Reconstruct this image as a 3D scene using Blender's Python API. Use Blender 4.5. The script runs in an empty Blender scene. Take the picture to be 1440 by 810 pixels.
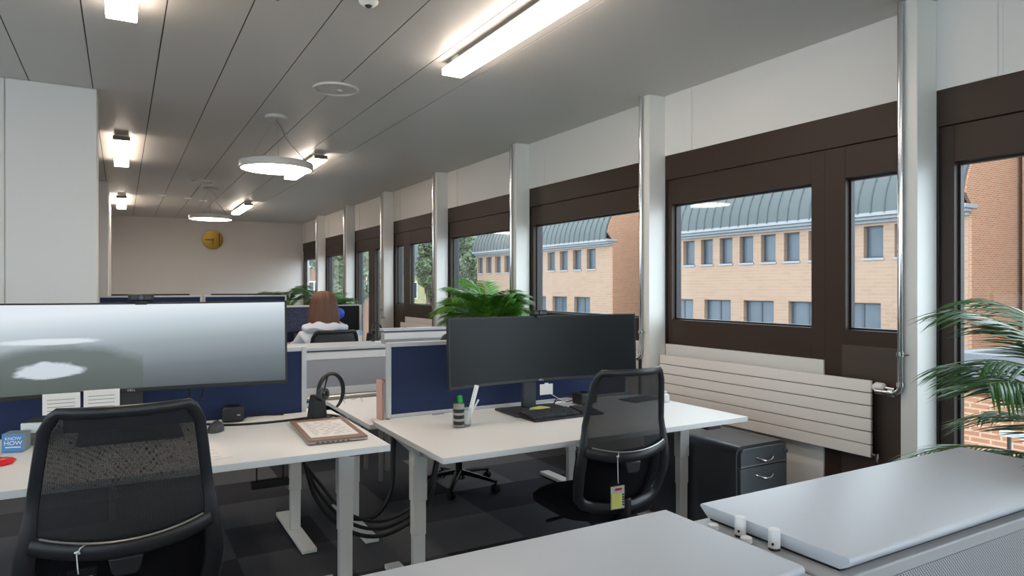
import bpy, bmesh, math, random
from mathutils import Vector, Matrix
C = bpy.context.scene.collection
SC = bpy.context.scene
PI = math.pi
R = math.radians
# ------------------------------------------------------------------ camera
cam = bpy.data.cameras.new('camera'); camo = bpy.data.objects.new('camera', cam); C.objects.link(camo)
cam.lens = 955/1440*36; cam.sensor_width = 36; cam.sensor_fit = 'HORIZONTAL'; cam.shift_y = -0.0007
cam.clip_start = .05; cam.clip_end = 500
camo.location = (0, 0, 1.45); camo.rotation_euler = (R(90), 0, R(-29.9))
SC.camera = camo
# ------------------------------------------------------------------ light
SC.view_settings.view_transform = 'Standard'; SC.view_settings.look = 'None'
SC.view_settings.gamma = 1; SC.view_settings.use_curve_mapping = False
SC.view_settings.exposure = 0.5
SKY = 4.6; LIN = 15.0; PEN = 11.0
w = bpy.data.worlds.new('overcast'); SC.world = w; w.use_nodes = True
nt = w.node_tree; bg = nt.nodes['Background']; bg.inputs[0].default_value = (.80, .90, 1, 1); bg.inputs[1].default_value = SKY
try:
    SC.cycles.max_bounces = 8; SC.cycles.diffuse_bounces = 5; SC.cycles.glossy_bounces = 4
    SC.cycles.transparent_max_bounces = 16; SC.cycles.sample_clamp_indirect = 6
    SC.cycles.use_denoising = True; SC.cycles.caustics_reflective = False; SC.cycles.caustics_refractive = False
except Exception: pass
# ------------------------------------------------------------------ materials
def srgb(r, g, b):
    f = lambda c: (c/255)/12.92 if c <= 10 else ((c/255+.055)/1.055)**2.4
    return (f(r), f(g), f(b), 1)
def mat(name, col, rough=.5, metal=0, spec=.5, noise=0, nscale=20, bump=0, bscale=200, emit=None, estr=0, coat=0, trans=0, stretch=None):
    m = bpy.data.materials.new(name); m.use_nodes = True
    t = m.node_tree; p = t.nodes['Principled BSDF']
    p.inputs['Base Color'].default_value = col; p.inputs['Roughness'].default_value = rough
    p.inputs['Metallic'].default_value = metal; p.inputs['Specular IOR Level'].default_value = spec
    p.inputs['Coat Weight'].default_value = coat
    tc = t.nodes.new('ShaderNodeTexCoord'); src = tc.outputs['Object']
    if stretch:
        mp = t.nodes.new('ShaderNodeMapping'); mp.inputs['Scale'].default_value = stretch
        t.links.new(src, mp.inputs[0]); src = mp.outputs[0]
    if noise:
        n = t.nodes.new('ShaderNodeTexNoise'); n.inputs['Scale'].default_value = nscale; n.inputs['Detail'].default_value = 4
        t.links.new(src, n.inputs[0])
        mx = t.nodes.new('ShaderNodeMix'); mx.data_type = 'RGBA'
        mx.inputs[6].default_value = tuple(c*(1-noise) for c in col[:3])+(1,)
        mx.inputs[7].default_value = tuple(min(1, c*(1+noise)) for c in col[:3])+(1,)
        t.links.new(n.outputs[0], mx.inputs[0]); t.links.new(mx.outputs[2], p.inputs['Base Color'])
    if bump:
        n = t.nodes.new('ShaderNodeTexNoise'); n.inputs['Scale'].default_value = bscale; n.inputs['Detail'].default_value = 2
        t.links.new(src, n.inputs[0])
        b = t.nodes.new('ShaderNodeBump'); b.inputs['Strength'].default_value = bump; b.inputs['Distance'].default_value = .002
        t.links.new(n.outputs[0], b.inputs['Height']); t.links.new(b.outputs[0], p.inputs['Normal'])
    if emit:
        p.inputs['Emission Color'].default_value = emit; p.inputs['Emission Strength'].default_value = estr
    if trans:
        tr = t.nodes.new('ShaderNodeBsdfTransparent'); ms = t.nodes.new('ShaderNodeMixShader'); ms.inputs[0].default_value = trans
        out = t.nodes['Material Output']
        t.links.new(p.outputs[0], ms.inputs[1]); t.links.new(tr.outputs[0], ms.inputs[2]); t.links.new(ms.outputs[0], out.inputs[0])
    return m
def math_node(t, op, a=None, b=None, c=None):
    n = t.nodes.new('ShaderNodeMath'); n.operation = op
    for i, v in enumerate((a, b, c)):
        if v is None: continue
        if isinstance(v, (int, float)): n.inputs[i].default_value = v
        else: t.links.new(v, n.inputs[i])
    return n.outputs[0]
def glass_mat(name, tint=(1, 1, 1, 1), lo=.03):
    m = bpy.data.materials.new(name); m.use_nodes = True; t = m.node_tree; t.nodes.clear()
    out = t.nodes.new('ShaderNodeOutputMaterial'); ms = t.nodes.new('ShaderNodeMixShader')
    tr = t.nodes.new('ShaderNodeBsdfTransparent'); tr.inputs[0].default_value = tint
    gl = t.nodes.new('ShaderNodeBsdfGlossy'); gl.inputs['Roughness'].default_value = 0.0
    ge = t.nodes.new('ShaderNodeNewGeometry'); dt = t.nodes.new('ShaderNodeVectorMath'); dt.operation = 'DOT_PRODUCT'
    t.links.new(ge.outputs['Normal'], dt.inputs[0]); t.links.new(ge.outputs['Incoming'], dt.inputs[1])
    k = math_node(t, 'SUBTRACT', 1, math_node(t, 'ABSOLUTE', dt.outputs['Value']))
    f2 = math_node(t, 'ADD', lo, math_node(t, 'MULTIPLY', math_node(t, 'POWER', k, 5), .85))
    t.links.new(f2, ms.inputs[0]); t.links.new(tr.outputs[0], ms.inputs[1]); t.links.new(gl.outputs[0], ms.inputs[2])
    t.links.new(ms.outputs[0], out.inputs[0]); return m
M = {}
M['wall'] = mat('white_wall', srgb(226, 224, 220), .6, noise=.02, nscale=2)
M['backwall'] = mat('plaster_wall', srgb(214, 210, 205), .8, noise=.02, nscale=1)
M['column'] = mat('white_column', srgb(228, 227, 222), .35)
M['ceil'] = mat('ceiling_metal_panel', srgb(196, 194, 190), .38, noise=.015, nscale=.7)
M['seam'] = mat('ceiling_seam', srgb(60, 58, 55), .8)
M['brown'] = mat('dark_brown_window_frame', srgb(58, 44, 36), .5, spec=.3, noise=.06, nscale=3)
M['brown2'] = mat('brown_panel', srgb(74, 62, 54), .4)
M['alu'] = mat('aluminium', srgb(190, 193, 196), .3, metal=.85)
M['alu_m'] = mat('matt_aluminium_frame', srgb(200, 203, 206), .4, metal=.2)
M['gasket'] = mat('black_gasket', srgb(20, 22, 26), .5)
M['chrome'] = mat('chrome', srgb(215, 215, 215), .12, metal=1)
M['glass'] = glass_mat('window_glass', (.93, .96, .96, 1))
M['clear'] = glass_mat('clear_plastic', (.93, .95, .95, 1))
M['desk'] = mat('white_laminate', srgb(226, 218, 212), .42, noise=.015, nscale=4)
M['deskedge'] = mat('white_edge_band', srgb(232, 232, 230), .45)
M['leg'] = mat('white_powder_coat', srgb(222, 220, 215), .4)
M['navy'] = mat('navy_felt', srgb(50, 60, 90), .95, noise=.12, nscale=300, bump=.3, bscale=500, spec=.1)
M['black'] = mat('black_plastic', srgb(24, 24, 26), .45)
M['blackg'] = mat('black_gloss_plastic', srgb(16, 16, 18), .2)
M['dkgrey'] = mat('dark_grey_plastic', srgb(58, 60, 64), .45)
M['chairf'] = mat('charcoal_chair_frame', srgb(34, 35, 38), .38)
M['fabric'] = mat('black_seat_fabric', srgb(24, 24, 27), .95, bump=.3, bscale=400, spec=.1)
M['rubber'] = mat('black_rubber', srgb(18, 18, 18), .7)
M['cable'] = mat('black_cable', srgb(20, 20, 21), .5)
M['screen_off'] = mat('dark_screen', srgb(18, 20, 22), .35, spec=.22)
M['greytop'] = mat('pale_grey_lacquer', srgb(196, 202, 210), .38)
M['greybody'] = mat('light_grey_metal', srgb(176, 180, 184), .4)
M['post'] = mat('pale_grey_post', srgb(226, 227, 228), .4)
M['ped'] = mat('graphite_metal', srgb(76, 79, 84), .33, metal=.2)
M['pedf'] = mat('graphite_drawer_front', srgb(98, 103, 107), .38, metal=.2)
M['paper'] = mat('white_paper', srgb(236, 232, 228), .8, noise=.01)
M['lamp_body'] = mat('white_lamp_metal', srgb(205, 203, 198), .4)
M['lamp_dark'] = mat('grey_lamp_end', srgb(120, 112, 106), .4)
M['lin'] = mat('tube_diffuser', (1, 1, 1, 1), .5, emit=(1, .84, .70, 1), estr=LIN)
M['greypanel'] = mat('mid_grey_panel', srgb(160, 163, 168), .5)
M['radp'] = mat('radiator_enamel', srgb(242, 236, 230), .4)
M['pen'] = mat('disc_diffuser', (1, 1, 1, 1), .5, emit=(1, .86, .74, 1), estr=PEN)
M['leaf'] = mat('palm_leaf', srgb(92, 150, 52), .4, noise=.35, nscale=6)
M['leafdk'] = mat('dark_palm_leaf', srgb(56, 104, 46), .35, noise=.35, nscale=6)
M['stem'] = mat('palm_stem', srgb(112, 120, 60), .5, noise=.2)
M['pot'] = mat('pot_grey', srgb(90, 90, 92), .5)
M['soil'] = mat('soil', srgb(50, 36, 28), 1, noise=.4, nscale=60)
M['gold'] = mat('brass', srgb(104, 84, 34), .25, metal=.9)
M['golddk'] = mat('dark_brass', srgb(54, 44, 20), .35, metal=.8)
M['green'] = mat('green_plastic', srgb(20, 170, 60), .35)
M['red'] = mat('red_gloss', srgb(225, 28, 30), .25)
M['pgreen'] = mat('green_stalk', srgb(90, 130, 50), .5)
M['blue'] = mat('blue_box', srgb(84, 140, 196), .5)
M['bluegr'] = mat('box_side_grey_green', srgb(150, 165, 165), .5)
M['white'] = mat('white_plastic', srgb(238, 238, 236), .4)
M['yellow'] = mat('yellow_note', srgb(220, 220, 120), .8)
M['pink'] = mat('salmon_card', srgb(214, 172, 158), .8, noise=.1, nscale=60)
M['steel'] = mat('brushed_metal', srgb(170, 168, 164), .3, metal=.8)
M['hood'] = mat('pale_grey_cotton', srgb(200, 204, 214), .95, noise=.08, nscale=12, bump=.5, bscale=60)
M['hair'] = mat('brown_hair', srgb(96, 62, 42), .6, noise=.35, nscale=40, stretch=(6, 6, .6), bump=.6, bscale=60)
M['skin'] = mat('skin', srgb(214, 160, 134), .5)
M['denim'] = mat('dark_trousers', srgb(40, 44, 58), .9)
M['bluego'] = mat('bright_blue', srgb(40, 80, 220), .5)
M['canm'] = mat('pale_blue_can', srgb(170, 200, 222), .3, metal=.3)
M['laptop'] = mat('laptop_silver', srgb(176, 166, 160), .35, metal=.4)
M['woodbr'] = mat('tan_case', srgb(140, 112, 98), .6)
def brick_mat(name, c1, c2, cm, sx=.25, sz=.075, mort=.012, bumpd=.4):
    m = bpy.data.materials.new(name); m.use_nodes = True; t = m.node_tree; p = t.nodes['Principled BSDF']
    p.inputs['Roughness'].default_value = .9; p.inputs['Specular IOR Level'].default_value = .2
    tc = t.nodes.new('ShaderNodeTexCoord'); sp = t.nodes.new('ShaderNodeSeparateXYZ'); cb = t.nodes.new('ShaderNodeCombineXYZ')
    t.links.new(tc.outputs['Object'], sp.inputs[0])
    t.links.new(math_node(t, 'ADD', sp.outputs[0], sp.outputs[1]), cb.inputs[0]); t.links.new(sp.outputs[2], cb.inputs[1])
    b = t.nodes.new('ShaderNodeTexBrick'); t.links.new(cb.outputs[0], b.inputs[0])
    b.inputs['Color1'].default_value = c1; b.inputs['Color2'].default_value = c2; b.inputs['Mortar'].default_value = cm
    b.inputs['Scale'].default_value = 1; b.inputs['Brick Width'].default_value = sx; b.inputs['Row Height'].default_value = sz
    b.inputs['Mortar Size'].default_value = mort
    t.links.new(b.outputs[0], p.inputs['Base Color'])
    return m
M['brick'] = brick_mat('orange_brick', srgb(138, 98, 76), srgb(126, 84, 62), srgb(152, 126, 106))
M['facade'] = brick_mat('peach_facade', srgb(137, 113, 96), srgb(131, 107, 90), srgb(143, 123, 107), .5, .15, .01)
M['roofgreen'] = mat('patina_metal_roof', srgb(60, 65, 65), .7, noise=.12, nscale=1.5)
M['cornice'] = mat('pale_cornice', srgb(118, 120, 122), .7)
M['winfr'] = mat('blue_grey_window_frame', srgb(50, 56, 62), .6)
M['darkglass'] = mat('facade_glass', srgb(66, 74, 82), .3, spec=.3, noise=.4, nscale=.9)
M['blindg'] = mat('pale_blind', srgb(190, 200, 200), .5)
M['yellowf'] = mat('yellow_render', srgb(196, 186, 140), .9)
M['greyroof'] = mat('light_slate_roof', srgb(116, 122, 124), .7, noise=.2, nscale=1)
M['concrete'] = mat('concrete', srgb(90, 90, 92), .9, noise=.15, nscale=2)
M['asphalt'] = mat('asphalt', srgb(110, 110, 112), .9, noise=.1, nscale=2)
M['hill'] = mat('wooded_hill', srgb(88, 104, 76), 1, noise=.4, nscale=.5)
M['tree'] = mat('tree_leaf', srgb(84, 100, 70), .7, noise=.3, nscale=2)
M['trunk'] = mat('bark', srgb(92, 76, 60), .9)
# carpet tiles: every half-metre tile has its own shade
def carpet():
    m = bpy.data.materials.new('grey_carpet_tiles'); m.use_nodes = True; t = m.node_tree; p = t.nodes['Principled BSDF']
    p.inputs['Roughness'].default_value = 1; p.inputs['Specular IOR Level'].default_value = .05
    tc = t.nodes.new('ShaderNodeTexCoord'); sp = t.nodes.new('ShaderNodeSeparateXYZ'); t.links.new(tc.outputs['Object'], sp.inputs[0])
    fx = math_node(t, 'FLOOR', math_node(t, 'MULTIPLY', math_node(t, 'SUBTRACT', sp.outputs[0], .035), 2))
    fy = math_node(t, 'FLOOR', math_node(t, 'MULTIPLY', math_node(t, 'SUBTRACT', sp.outputs[1], .38), 2))
    cb = t.nodes.new('ShaderNodeCombineXYZ'); t.links.new(fx, cb.inputs[0]); t.links.new(fy, cb.inputs[1])
    wn = t.nodes.new('ShaderNodeTexWhiteNoise'); wn.noise_dimensions = '2D'; t.links.new(cb.outputs[0], wn.inputs[0])
    rp = t.nodes.new('ShaderNodeValToRGB'); rp.color_ramp.interpolation = 'CONSTANT'
    rp.color_ramp.elements[0].color = srgb(66, 66, 70); rp.color_ramp.elements[1].position = .35; rp.color_ramp.elements[1].color = srgb(88, 88, 92)
    e = rp.color_ramp.elements.new(.7); e.color = srgb(110, 109, 112)
    t.links.new(wn.outputs[0], rp.inputs[0])
    n = t.nodes.new('ShaderNodeTexNoise'); n.inputs['Scale'].default_value = 220; t.links.new(tc.outputs['Object'], n.inputs[0])
    mx = t.nodes.new('ShaderNodeMix'); mx.data_type = 'RGBA'; mx.blend_type = 'MULTIPLY'; mx.inputs[0].default_value = .5
    t.links.new(rp.outputs[0], mx.inputs[6]); t.links.new(n.outputs[0], mx.inputs[7]); t.links.new(mx.outputs[2], p.inputs['Base Color'])
    b = t.nodes.new('ShaderNodeBump'); b.inputs['Strength'].default_value = .4; b.inputs['Distance'].default_value = .003
    t.links.new(n.outputs[0], b.inputs['Height']); t.links.new(b.outputs[0], p.inputs['Normal'])
    return m
M['carpet'] = carpet()
def hole_mat(name, col, pitch, rad, metal=0, rough=.5, behind=None, axes=(0, 2)):
    # sheet or fabric pierced by a regular grid of round holes
    m = bpy.data.materials.new(name); m.use_nodes = True; t = m.node_tree; p = t.nodes['Principled BSDF']
    p.inputs['Base Color'].default_value = col; p.inputs['Roughness'].default_value = rough; p.inputs['Metallic'].default_value = metal
    tc = t.nodes.new('ShaderNodeTexCoord'); sp = t.nodes.new('ShaderNodeSeparateXYZ'); t.links.new(tc.outputs['Object'], sp.inputs[0])
    u = math_node(t, 'MULTIPLY', sp.outputs[axes[0]], 1/pitch); v = math_node(t, 'MULTIPLY', sp.outputs[axes[1]], 1/pitch)
    a = math_node(t, 'ADD', u, v); b_ = math_node(t, 'SUBTRACT', u, v)
    a = math_node(t, 'SUBTRACT', math_node(t, 'FRACT', a), .5); b_ = math_node(t, 'SUBTRACT', math_node(t, 'FRACT', b_), .5)
    r2 = math_node(t, 'ADD', math_node(t, 'MULTIPLY', a, a), math_node(t, 'MULTIPLY', b_, b_))
    f = math_node(t, 'LESS_THAN', r2, rad*rad)
    ms = t.nodes.new('ShaderNodeMixShader'); t.links.new(f, ms.inputs[0]); t.links.new(p.outputs[0], ms.inputs[1])
    if behind is None: h = t.nodes.new('ShaderNodeBsdfTransparent')
    else: h = t.nodes.new('ShaderNodeBsdfDiffuse'); h.inputs[0].default_value = behind
    t.links.new(h.outputs[0], ms.inputs[2]); t.links.new(ms.outputs[0], t.nodes['Material Output'].inputs[0])
    return m
M['mesh'] = hole_mat('black_mesh_fabric', srgb(18, 18, 20), .0045, .17, rough=.7)
M['perf'] = hole_mat('perforated_grey_metal', srgb(186, 190, 195), .009, .33, rough=.4, behind=srgb(96, 100, 106))
def picture_mat():
    # emission of the wide monitor's screen: pale gradient, landscape patches on the left
    m = bpy.data.materials.new('lit_screen_picture'); m.use_nodes = True; t = m.node_tree; p = t.nodes['Principled BSDF']
    p.inputs['Base Color'].default_value = (.02, .02, .022, 1); p.inputs['Roughness'].default_value = .3
    tc = t.nodes.new('ShaderNodeTexCoord'); sp = t.nodes.new('ShaderNodeSeparateXYZ'); t.links.new(tc.outputs['Object'], sp.inputs[0])
    u = math_node(t, 'ADD', math_node(t, 'MULTIPLY', sp.outputs[0], 1/1.2), .5)      # 0..1 across
    v = math_node(t, 'ADD', math_node(t, 'MULTIPLY', sp.outputs[2], 1/.345), .5)     # 0..1 up
    # base: grey gradient, paler towards the top and the left
    g = math_node(t, 'ADD', v, math_node(t, 'MULTIPLY', math_node(t, 'SUBTRACT', .75, u), .22))
    rp = t.nodes.new('ShaderNodeValToRGB'); els = rp.color_ramp.elements
    els[0].position = .0; els[0].color = srgb(72, 80, 84); els[1].position = 1.0; els[1].color = srgb(226, 234, 240)
    for q, c in ((.3, srgb(100, 108, 113)), (.6, srgb(146, 156, 162)), (.85, srgb(196, 207, 215))):
        e = els.new(q); e.color = c
    t.links.new(g, rp.inputs[0])
    n = t.nodes.new('ShaderNodeTexNoise'); n.inputs['Scale'].default_value = 16; n.inputs['Detail'].default_value = 8
    mp = t.nodes.new('ShaderNodeMapping'); mp.inputs['Scale'].default_value = (1, 1, 3); t.links.new(tc.outputs['Object'], mp.inputs[0]); t.links.new(mp.outputs[0], n.inputs[0])
    def blob(cu, cv, ru, rv, wob=.35, soft=.15):
        a = math_node(t, 'DIVIDE', math_node(t, 'SUBTRACT', u, cu), ru); b_ = math_node(t, 'DIVIDE', math_node(t, 'SUBTRACT', v, cv), rv)
        r = math_node(t, 'ADD', math_node(t, 'ADD', math_node(t, 'MULTIPLY', a, a), math_node(t, 'MULTIPLY', b_, b_)), math_node(t, 'MULTIPLY', math_node(t, 'SUBTRACT', n.outputs[0], .5), wob*2))
        mr = t.nodes.new('ShaderNodeMapRange'); mr.inputs[1].default_value = 1+soft; mr.inputs[2].default_value = 1-soft
        t.links.new(r, mr.inputs[0]); return mr.outputs[0]
    def mixc(fac, a, col, amt=1):
        mx = t.nodes.new('ShaderNodeMix'); mx.data_type = 'RGBA'
        f = math_node(t, 'MULTIPLY', fac, amt); t.links.new(f, mx.inputs[0]); t.links.new(a, mx.inputs[6])
        if isinstance(col, tuple): mx.inputs[7].default_value = col
        else: t.links.new(col, mx.inputs[7])
        return mx.outputs[2]
    left = math_node(t, 'LESS_THAN', u, .535)
    c = rp.outputs[0]
    c = mixc(math_node(t, 'MULTIPLY', left, blob(.30, .12, .27, .42, .2, .25)), c, srgb(78, 88, 80), .85)
    c = mixc(blob(.27, .60, .13, .035, .5, .4), c, srgb(226, 236, 240), .8)
    c = mixc(blob(.27, .28, .085, .09, .9, .25), c, srgb(214, 224, 232), .85)
    t.links.new(c, p.inputs['Emission Color']); p.inputs['Emission Strength'].default_value = .66
    return m
M['picture'] = picture_mat()
def code_mat():
    m = bpy.data.materials.new('code_on_screen'); m.use_nodes = True; t = m.node_tree; p = t.nodes['Principled BSDF']
    p.inputs['Base Color'].default_value = (.01, .012, .02, 1); p.inputs['Roughness'].default_value = .3
    tc = t.nodes.new('ShaderNodeTexCoord'); mp = t.nodes.new('ShaderNodeMapping'); mp.inputs['Scale'].default_value = (60, 1, 90)
    t.links.new(tc.outputs['Object'], mp.inputs[0])
    n = t.nodes.new('ShaderNodeTexVoronoi'); n.inputs['Scale'].default_value = 1; t.links.new(mp.outputs[0], n.inputs[0])
    rp = t.nodes.new('ShaderNodeValToRGB'); rp.color_ramp.elements[0].color = srgb(96, 84, 110); rp.color_ramp.elements[1].color = srgb(22, 26, 44); rp.color_ramp.elements[1].position = .4
    t.links.new(n.outputs[0], rp.inputs[0]); t.links.new(rp.outputs[0], p.inputs['Emission Color']); p.inputs['Emission Strength'].default_value = .7
    return m
M['code'] = code_mat()

# ------------------------------------------------------------------ mesh helpers
class MB:
    def __init__(s): s.bm = bmesh.new(); s.mi = 0
    def _f(s, vs):
        try:
            f = s.bm.faces.new(vs); f.material_index = s.mi; return f
        except ValueError: return None
    def box(s, x0, x1, y0, y1, z0, z1, mi=None):
        if mi is not None: s.mi = mi
        v = [s.bm.verts.new((x, y, z)) for z in (z0, z1) for y in (y0, y1) for x in (x0, x1)]
        for q in ((0, 2, 3, 1), (4, 5, 7, 6), (0, 1, 5, 4), (2, 6, 7, 3), (0, 4, 6, 2), (1, 3, 7, 5)): s._f([v[i] for i in q])
        return s
    def prism(s, pts, a, b, axis='x'):
        # polygon pts in the plane across the axis, extruded from a to b
        def mk(p, t):
            return {'x': (t, p[0], p[1]), 'y': (p[0], t, p[1]), 'z': (p[0], p[1], t)}[axis]
        A = [s.bm.verts.new(mk(p, a)) for p in pts]; B = [s.bm.verts.new(mk(p, b)) for p in pts]
        s._f(A[::-1]); s._f(B); n = len(pts)
        for i in range(n): s._f([A[i], A[(i+1) % n], B[(i+1) % n], B[i]])
        return s
    def tube(s, pts, r, seg=10, closed=False, flat=1.0, up=None, caps=True):
        # swept round (or flattened) section; r may be one radius per point
        P = [Vector(p) for p in pts]; n = len(P); rings = []; prev = None
        for i in range(n):
            if closed: d = P[(i+1) % n]-P[i-1]
            else: d = P[min(i+1, n-1)]-P[max(i-1, 0)]
            if d.length < 1e-9: d = Vector((0, 0, 1))
            d.normalize()
            if up is not None: a = d.cross(Vector(up))
            elif prev is not None: a = prev-d*prev.dot(d)
            else: a = d.cross(Vector((0, 0, 1)) if abs(d.z) < .9 else Vector((1, 0, 0)))
            if a.length < 1e-6: a = d.orthogonal()
            a.normalize(); prev = a; b = d.cross(a).normalized()
            rr = r[i] if isinstance(r, (list, tuple)) else r
            rings.append([s.bm.verts.new(P[i]+a*math.cos(2*PI*k/seg)*rr+b*math.sin(2*PI*k/seg)*rr*flat) for k in range(seg)])
        m = n if closed else n-1
        for i in range(m):
            A, B = rings[i], rings[(i+1) % n]
            for k in range(seg): s._f([A[k], A[(k+1) % seg], B[(k+1) % seg], B[k]])
        if not closed and caps: s._f(rings[0][::-1]); s._f(rings[-1])
        return s
    def cyl(s, p0, p1, r, seg=24, r2=None): return s.tube([p0, p1], [r, r if r2 is None else r2], seg)
    def lathe(s, prof, c=(0, 0, 0), seg=28):
        c = Vector(c); rings = []
        for (r, z) in prof:
            if r < 1e-6: rings.append([s.bm.verts.new(c+Vector((0, 0, z)))])
            else: rings.append([s.bm.verts.new(c+Vector((r*math.cos(2*PI*k/seg), r*math.sin(2*PI*k/seg), z))) for k in range(seg)])
        for A, B in zip(rings, rings[1:]):
            for k in range(seg):
                k2 = (k+1) % seg
                if len(A) == 1 and len(B) == 1: continue
                if len(A) == 1: s._f([A[0], B[k2], B[k]])
                elif len(B) == 1: s._f([A[k], A[k2], B[0]])
                else: s._f([A[k], A[k2], B[k2], B[k]])
        return s
    def grid(s, fn, nu, nv, thick=0):
        # surface fn(u,v) u,v in 0..1, doubled when thick (fn(u,v,side))
        L = []
        for side in ((0,) if not thick else (0, 1)):
            L.append([[s.bm.verts.new(fn(i/nu, j/nv, side) if thick else fn(i/nu, j/nv)) for i in range(nu+1)] for j in range(nv+1)])
        for si, V in enumerate(L):
            for j in range(nv):
                for i in range(nu):
                    q = [V[j][i], V[j][i+1], V[j+1][i+1], V[j+1][i]]
                    s._f(q if si == 0 else q[::-1])
        if thick:
            A, B = L
            for i in range(nu): s._f([A[0][i+1], A[0][i], B[0][i], B[0][i+1]]); s._f([A[nv][i], A[nv][i+1], B[nv][i+1], B[nv][i]])
            for j in range(nv): s._f([A[j][0], A[j+1][0], B[j+1][0], B[j][0]]); s._f([A[j+1][nu], A[j][nu], B[j][nu], B[j+1][nu]])
        return s
    def xf(s, mtx): bmesh.ops.transform(s.bm, matrix=mtx, verts=s.bm.verts); return s
    def build(s, name, mats, parent=None, bev=0, smooth=True, origin=None, kind=None, seg=2, label=None):
        if not isinstance(mats, (list, tuple)): mats = [mats]
        bmesh.ops.recalc_face_normals(s.bm, faces=s.bm.faces)
        if origin is not None: bmesh.ops.translate(s.bm, verts=s.bm.verts, vec=-Vector(origin))
        me = bpy.data.meshes.new(name); s.bm.to_mesh(me); s.bm.free()
        for m in mats: me.materials.append(M[m] if isinstance(m, str) else m)
        if smooth:
            me.shade_smooth(); me.set_sharp_from_angle(angle=R(35))
        o = bpy.data.objects.new(name, me); C.objects.link(o)
        if parent is not None: o.parent = parent
        elif origin is not None: o.location = origin
        if bev:
            b = o.modifiers.new('bevel', 'BEVEL'); b.width = bev; b.segments = seg; b.limit_method = 'ANGLE'; b.angle_limit = R(40)
        if kind: o['kind'] = kind
        if label: o['label'] = label
        return o
def tag(o, label, cat, group=None, kind=None):
    o['label'] = label; o['category'] = cat
    if group: o['group'] = group
    if kind: o['kind'] = kind
    return o
def thing(name, label, cat, loc=(0, 0, 0), rz=0, group=None):
    o = bpy.data.objects.new(name, None); C.objects.link(o); o.location = loc; o.rotation_euler = (0, 0, rz); o.empty_display_size = .1
    return tag(o, label, cat, group)
def struct(name, loc=(0, 0, 0)):
    o = bpy.data.objects.new(name, None); C.objects.link(o); o.location = loc; o['kind'] = 'structure'; return o
def dup(root, loc, rz, label, group=None):
    r = root.copy(); C.objects.link(r); r.location = loc; r.rotation_euler = (0, 0, rz); r['label'] = label
    if group: r['group'] = group
    for ch in list(root.children):
        c = ch.copy(); C.objects.link(c); c.parent = r
        for g in list(ch.children):
            d = g.copy(); C.objects.link(d); d.parent = c
    return r
def lettering(name, txt, size, m, parent, loc, rot, extrude=.0004, sx=1):
    cu = bpy.data.curves.new(name, 'FONT'); cu.body = txt; cu.size = size; cu.extrude = extrude; cu.align_x = 'CENTER'; cu.align_y = 'CENTER'
    o = bpy.data.objects.new(name, cu); C.objects.link(o)
    dg = bpy.context.evaluated_depsgraph_get(); me = bpy.data.meshes.new_from_object(o.evaluated_get(dg))
    bpy.data.objects.remove(o); me.materials.clear(); me.materials.append(M[m])
    o = bpy.data.objects.new(name, me); C.objects.link(o); o.parent = parent; o.location = loc; o.rotation_euler = rot; o.scale = (sx, 1, 1)
    return o

# ================================================================== SETTING
ZC = 2.906; XW = 3.6; YB = 15.87; YF = -6.05; XL = -4.6
MB().box(XL, XW+.15, YF, YB, -.1, 0).build('floor', 'carpet', smooth=False, kind='structure')
MB().box(XL, XW+.15, YF, YB, ZC+.01, ZC+.15).build('ceiling_slab', 'wall', smooth=False, kind='structure')
# ceiling: long metal panels parted by narrow dark joints
cl = MB()
seams = [-.181+.384*i for i in range(-12, 7)]
edges = [XL]+seams+[XW]
for a, b in zip(edges, edges[1:]): cl.box(a+.0035, b-.0035, YF, YB, ZC, ZC+.006, 0)
for sx in seams: cl.box(sx-.004, sx+.004, YF, YB, ZC+.005, ZC+.009, 1)
cl.build('ceiling', ['ceil', 'seam'], smooth=False, kind='structure')
MB().box(XL, XW+.15, YB, YB+.15, 0, ZC+.1).build('wall_back', 'backwall', smooth=False, kind='structure')
def fill_window(n, axis, p, spans, z0, z1):
    # unseen window strip behind or left of the camera, added to brighten the room
    root = struct('window_%d' % n, (0, 0, 0))
    for a, b in spans:
        f = MB(); g = MB()
        def bb(m_, u0, u1, v0, v1, d0, d1):
            if axis == 'x': m_.box(p-d1, p-d0, u0, u1, v0, v1)
            else: m_.box(u0, u1, p-d1, p-d0, v0, v1)
        for u0, u1, v0, v1 in ((a, a+.08, z0, z1), (b-.08, b, z0, z1), (a+.08, b-.08, z0, z0+.08), (a+.08, b-.08, z1-.08, z1), ((a+b)/2-.05, (a+b)/2+.05, z0+.08, z1-.08)): bb(f, u0, u1, v0, v1, .04, .11)
        f.build('window_frame', 'brown', root, smooth=False); bb(g, a+.08, b-.08, z0+.08, z1-.08, .07, .076); g.build('pane', 'glass', root, smooth=False)
SPX = [(-4.3, -2.6), (-2.4, -.7), (-.5, 1.2), (1.4, 3.2)]; SPY = [(-5.7, -3.8), (-3.6, -1.7), (-1.5, .4), (.6, 2.5), (2.7, 4.6)]
def cut_wall(name, axis, p, u0, u1, spans, z0, z1):
    m = MB(); q = u0
    def bb(a, b, c, d):
        if a >= b: return
        if axis == 'x': m.box(p-.15, p, a, b, c, d)
        else: m.box(a, b, p-.15, p, c, d)
    for a, b in spans: bb(q, a, 0, ZC+.1); bb(a, b, 0, z0); bb(a, b, z1, ZC+.1); q = b
    bb(q, u1, 0, ZC+.1); m.build(name, 'wall', smooth=False, kind='structure')
cut_wall('wall_front', 'y', YF, XL, XW+.15, SPX, .95, 2.5); cut_wall('wall_left', 'x', XL, YF, YB, SPY, .95, 2.5)
fill_window(12, 'y', YF, SPX, .95, 2.5); fill_window(13, 'x', XL, SPY, .95, 2.5)
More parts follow.
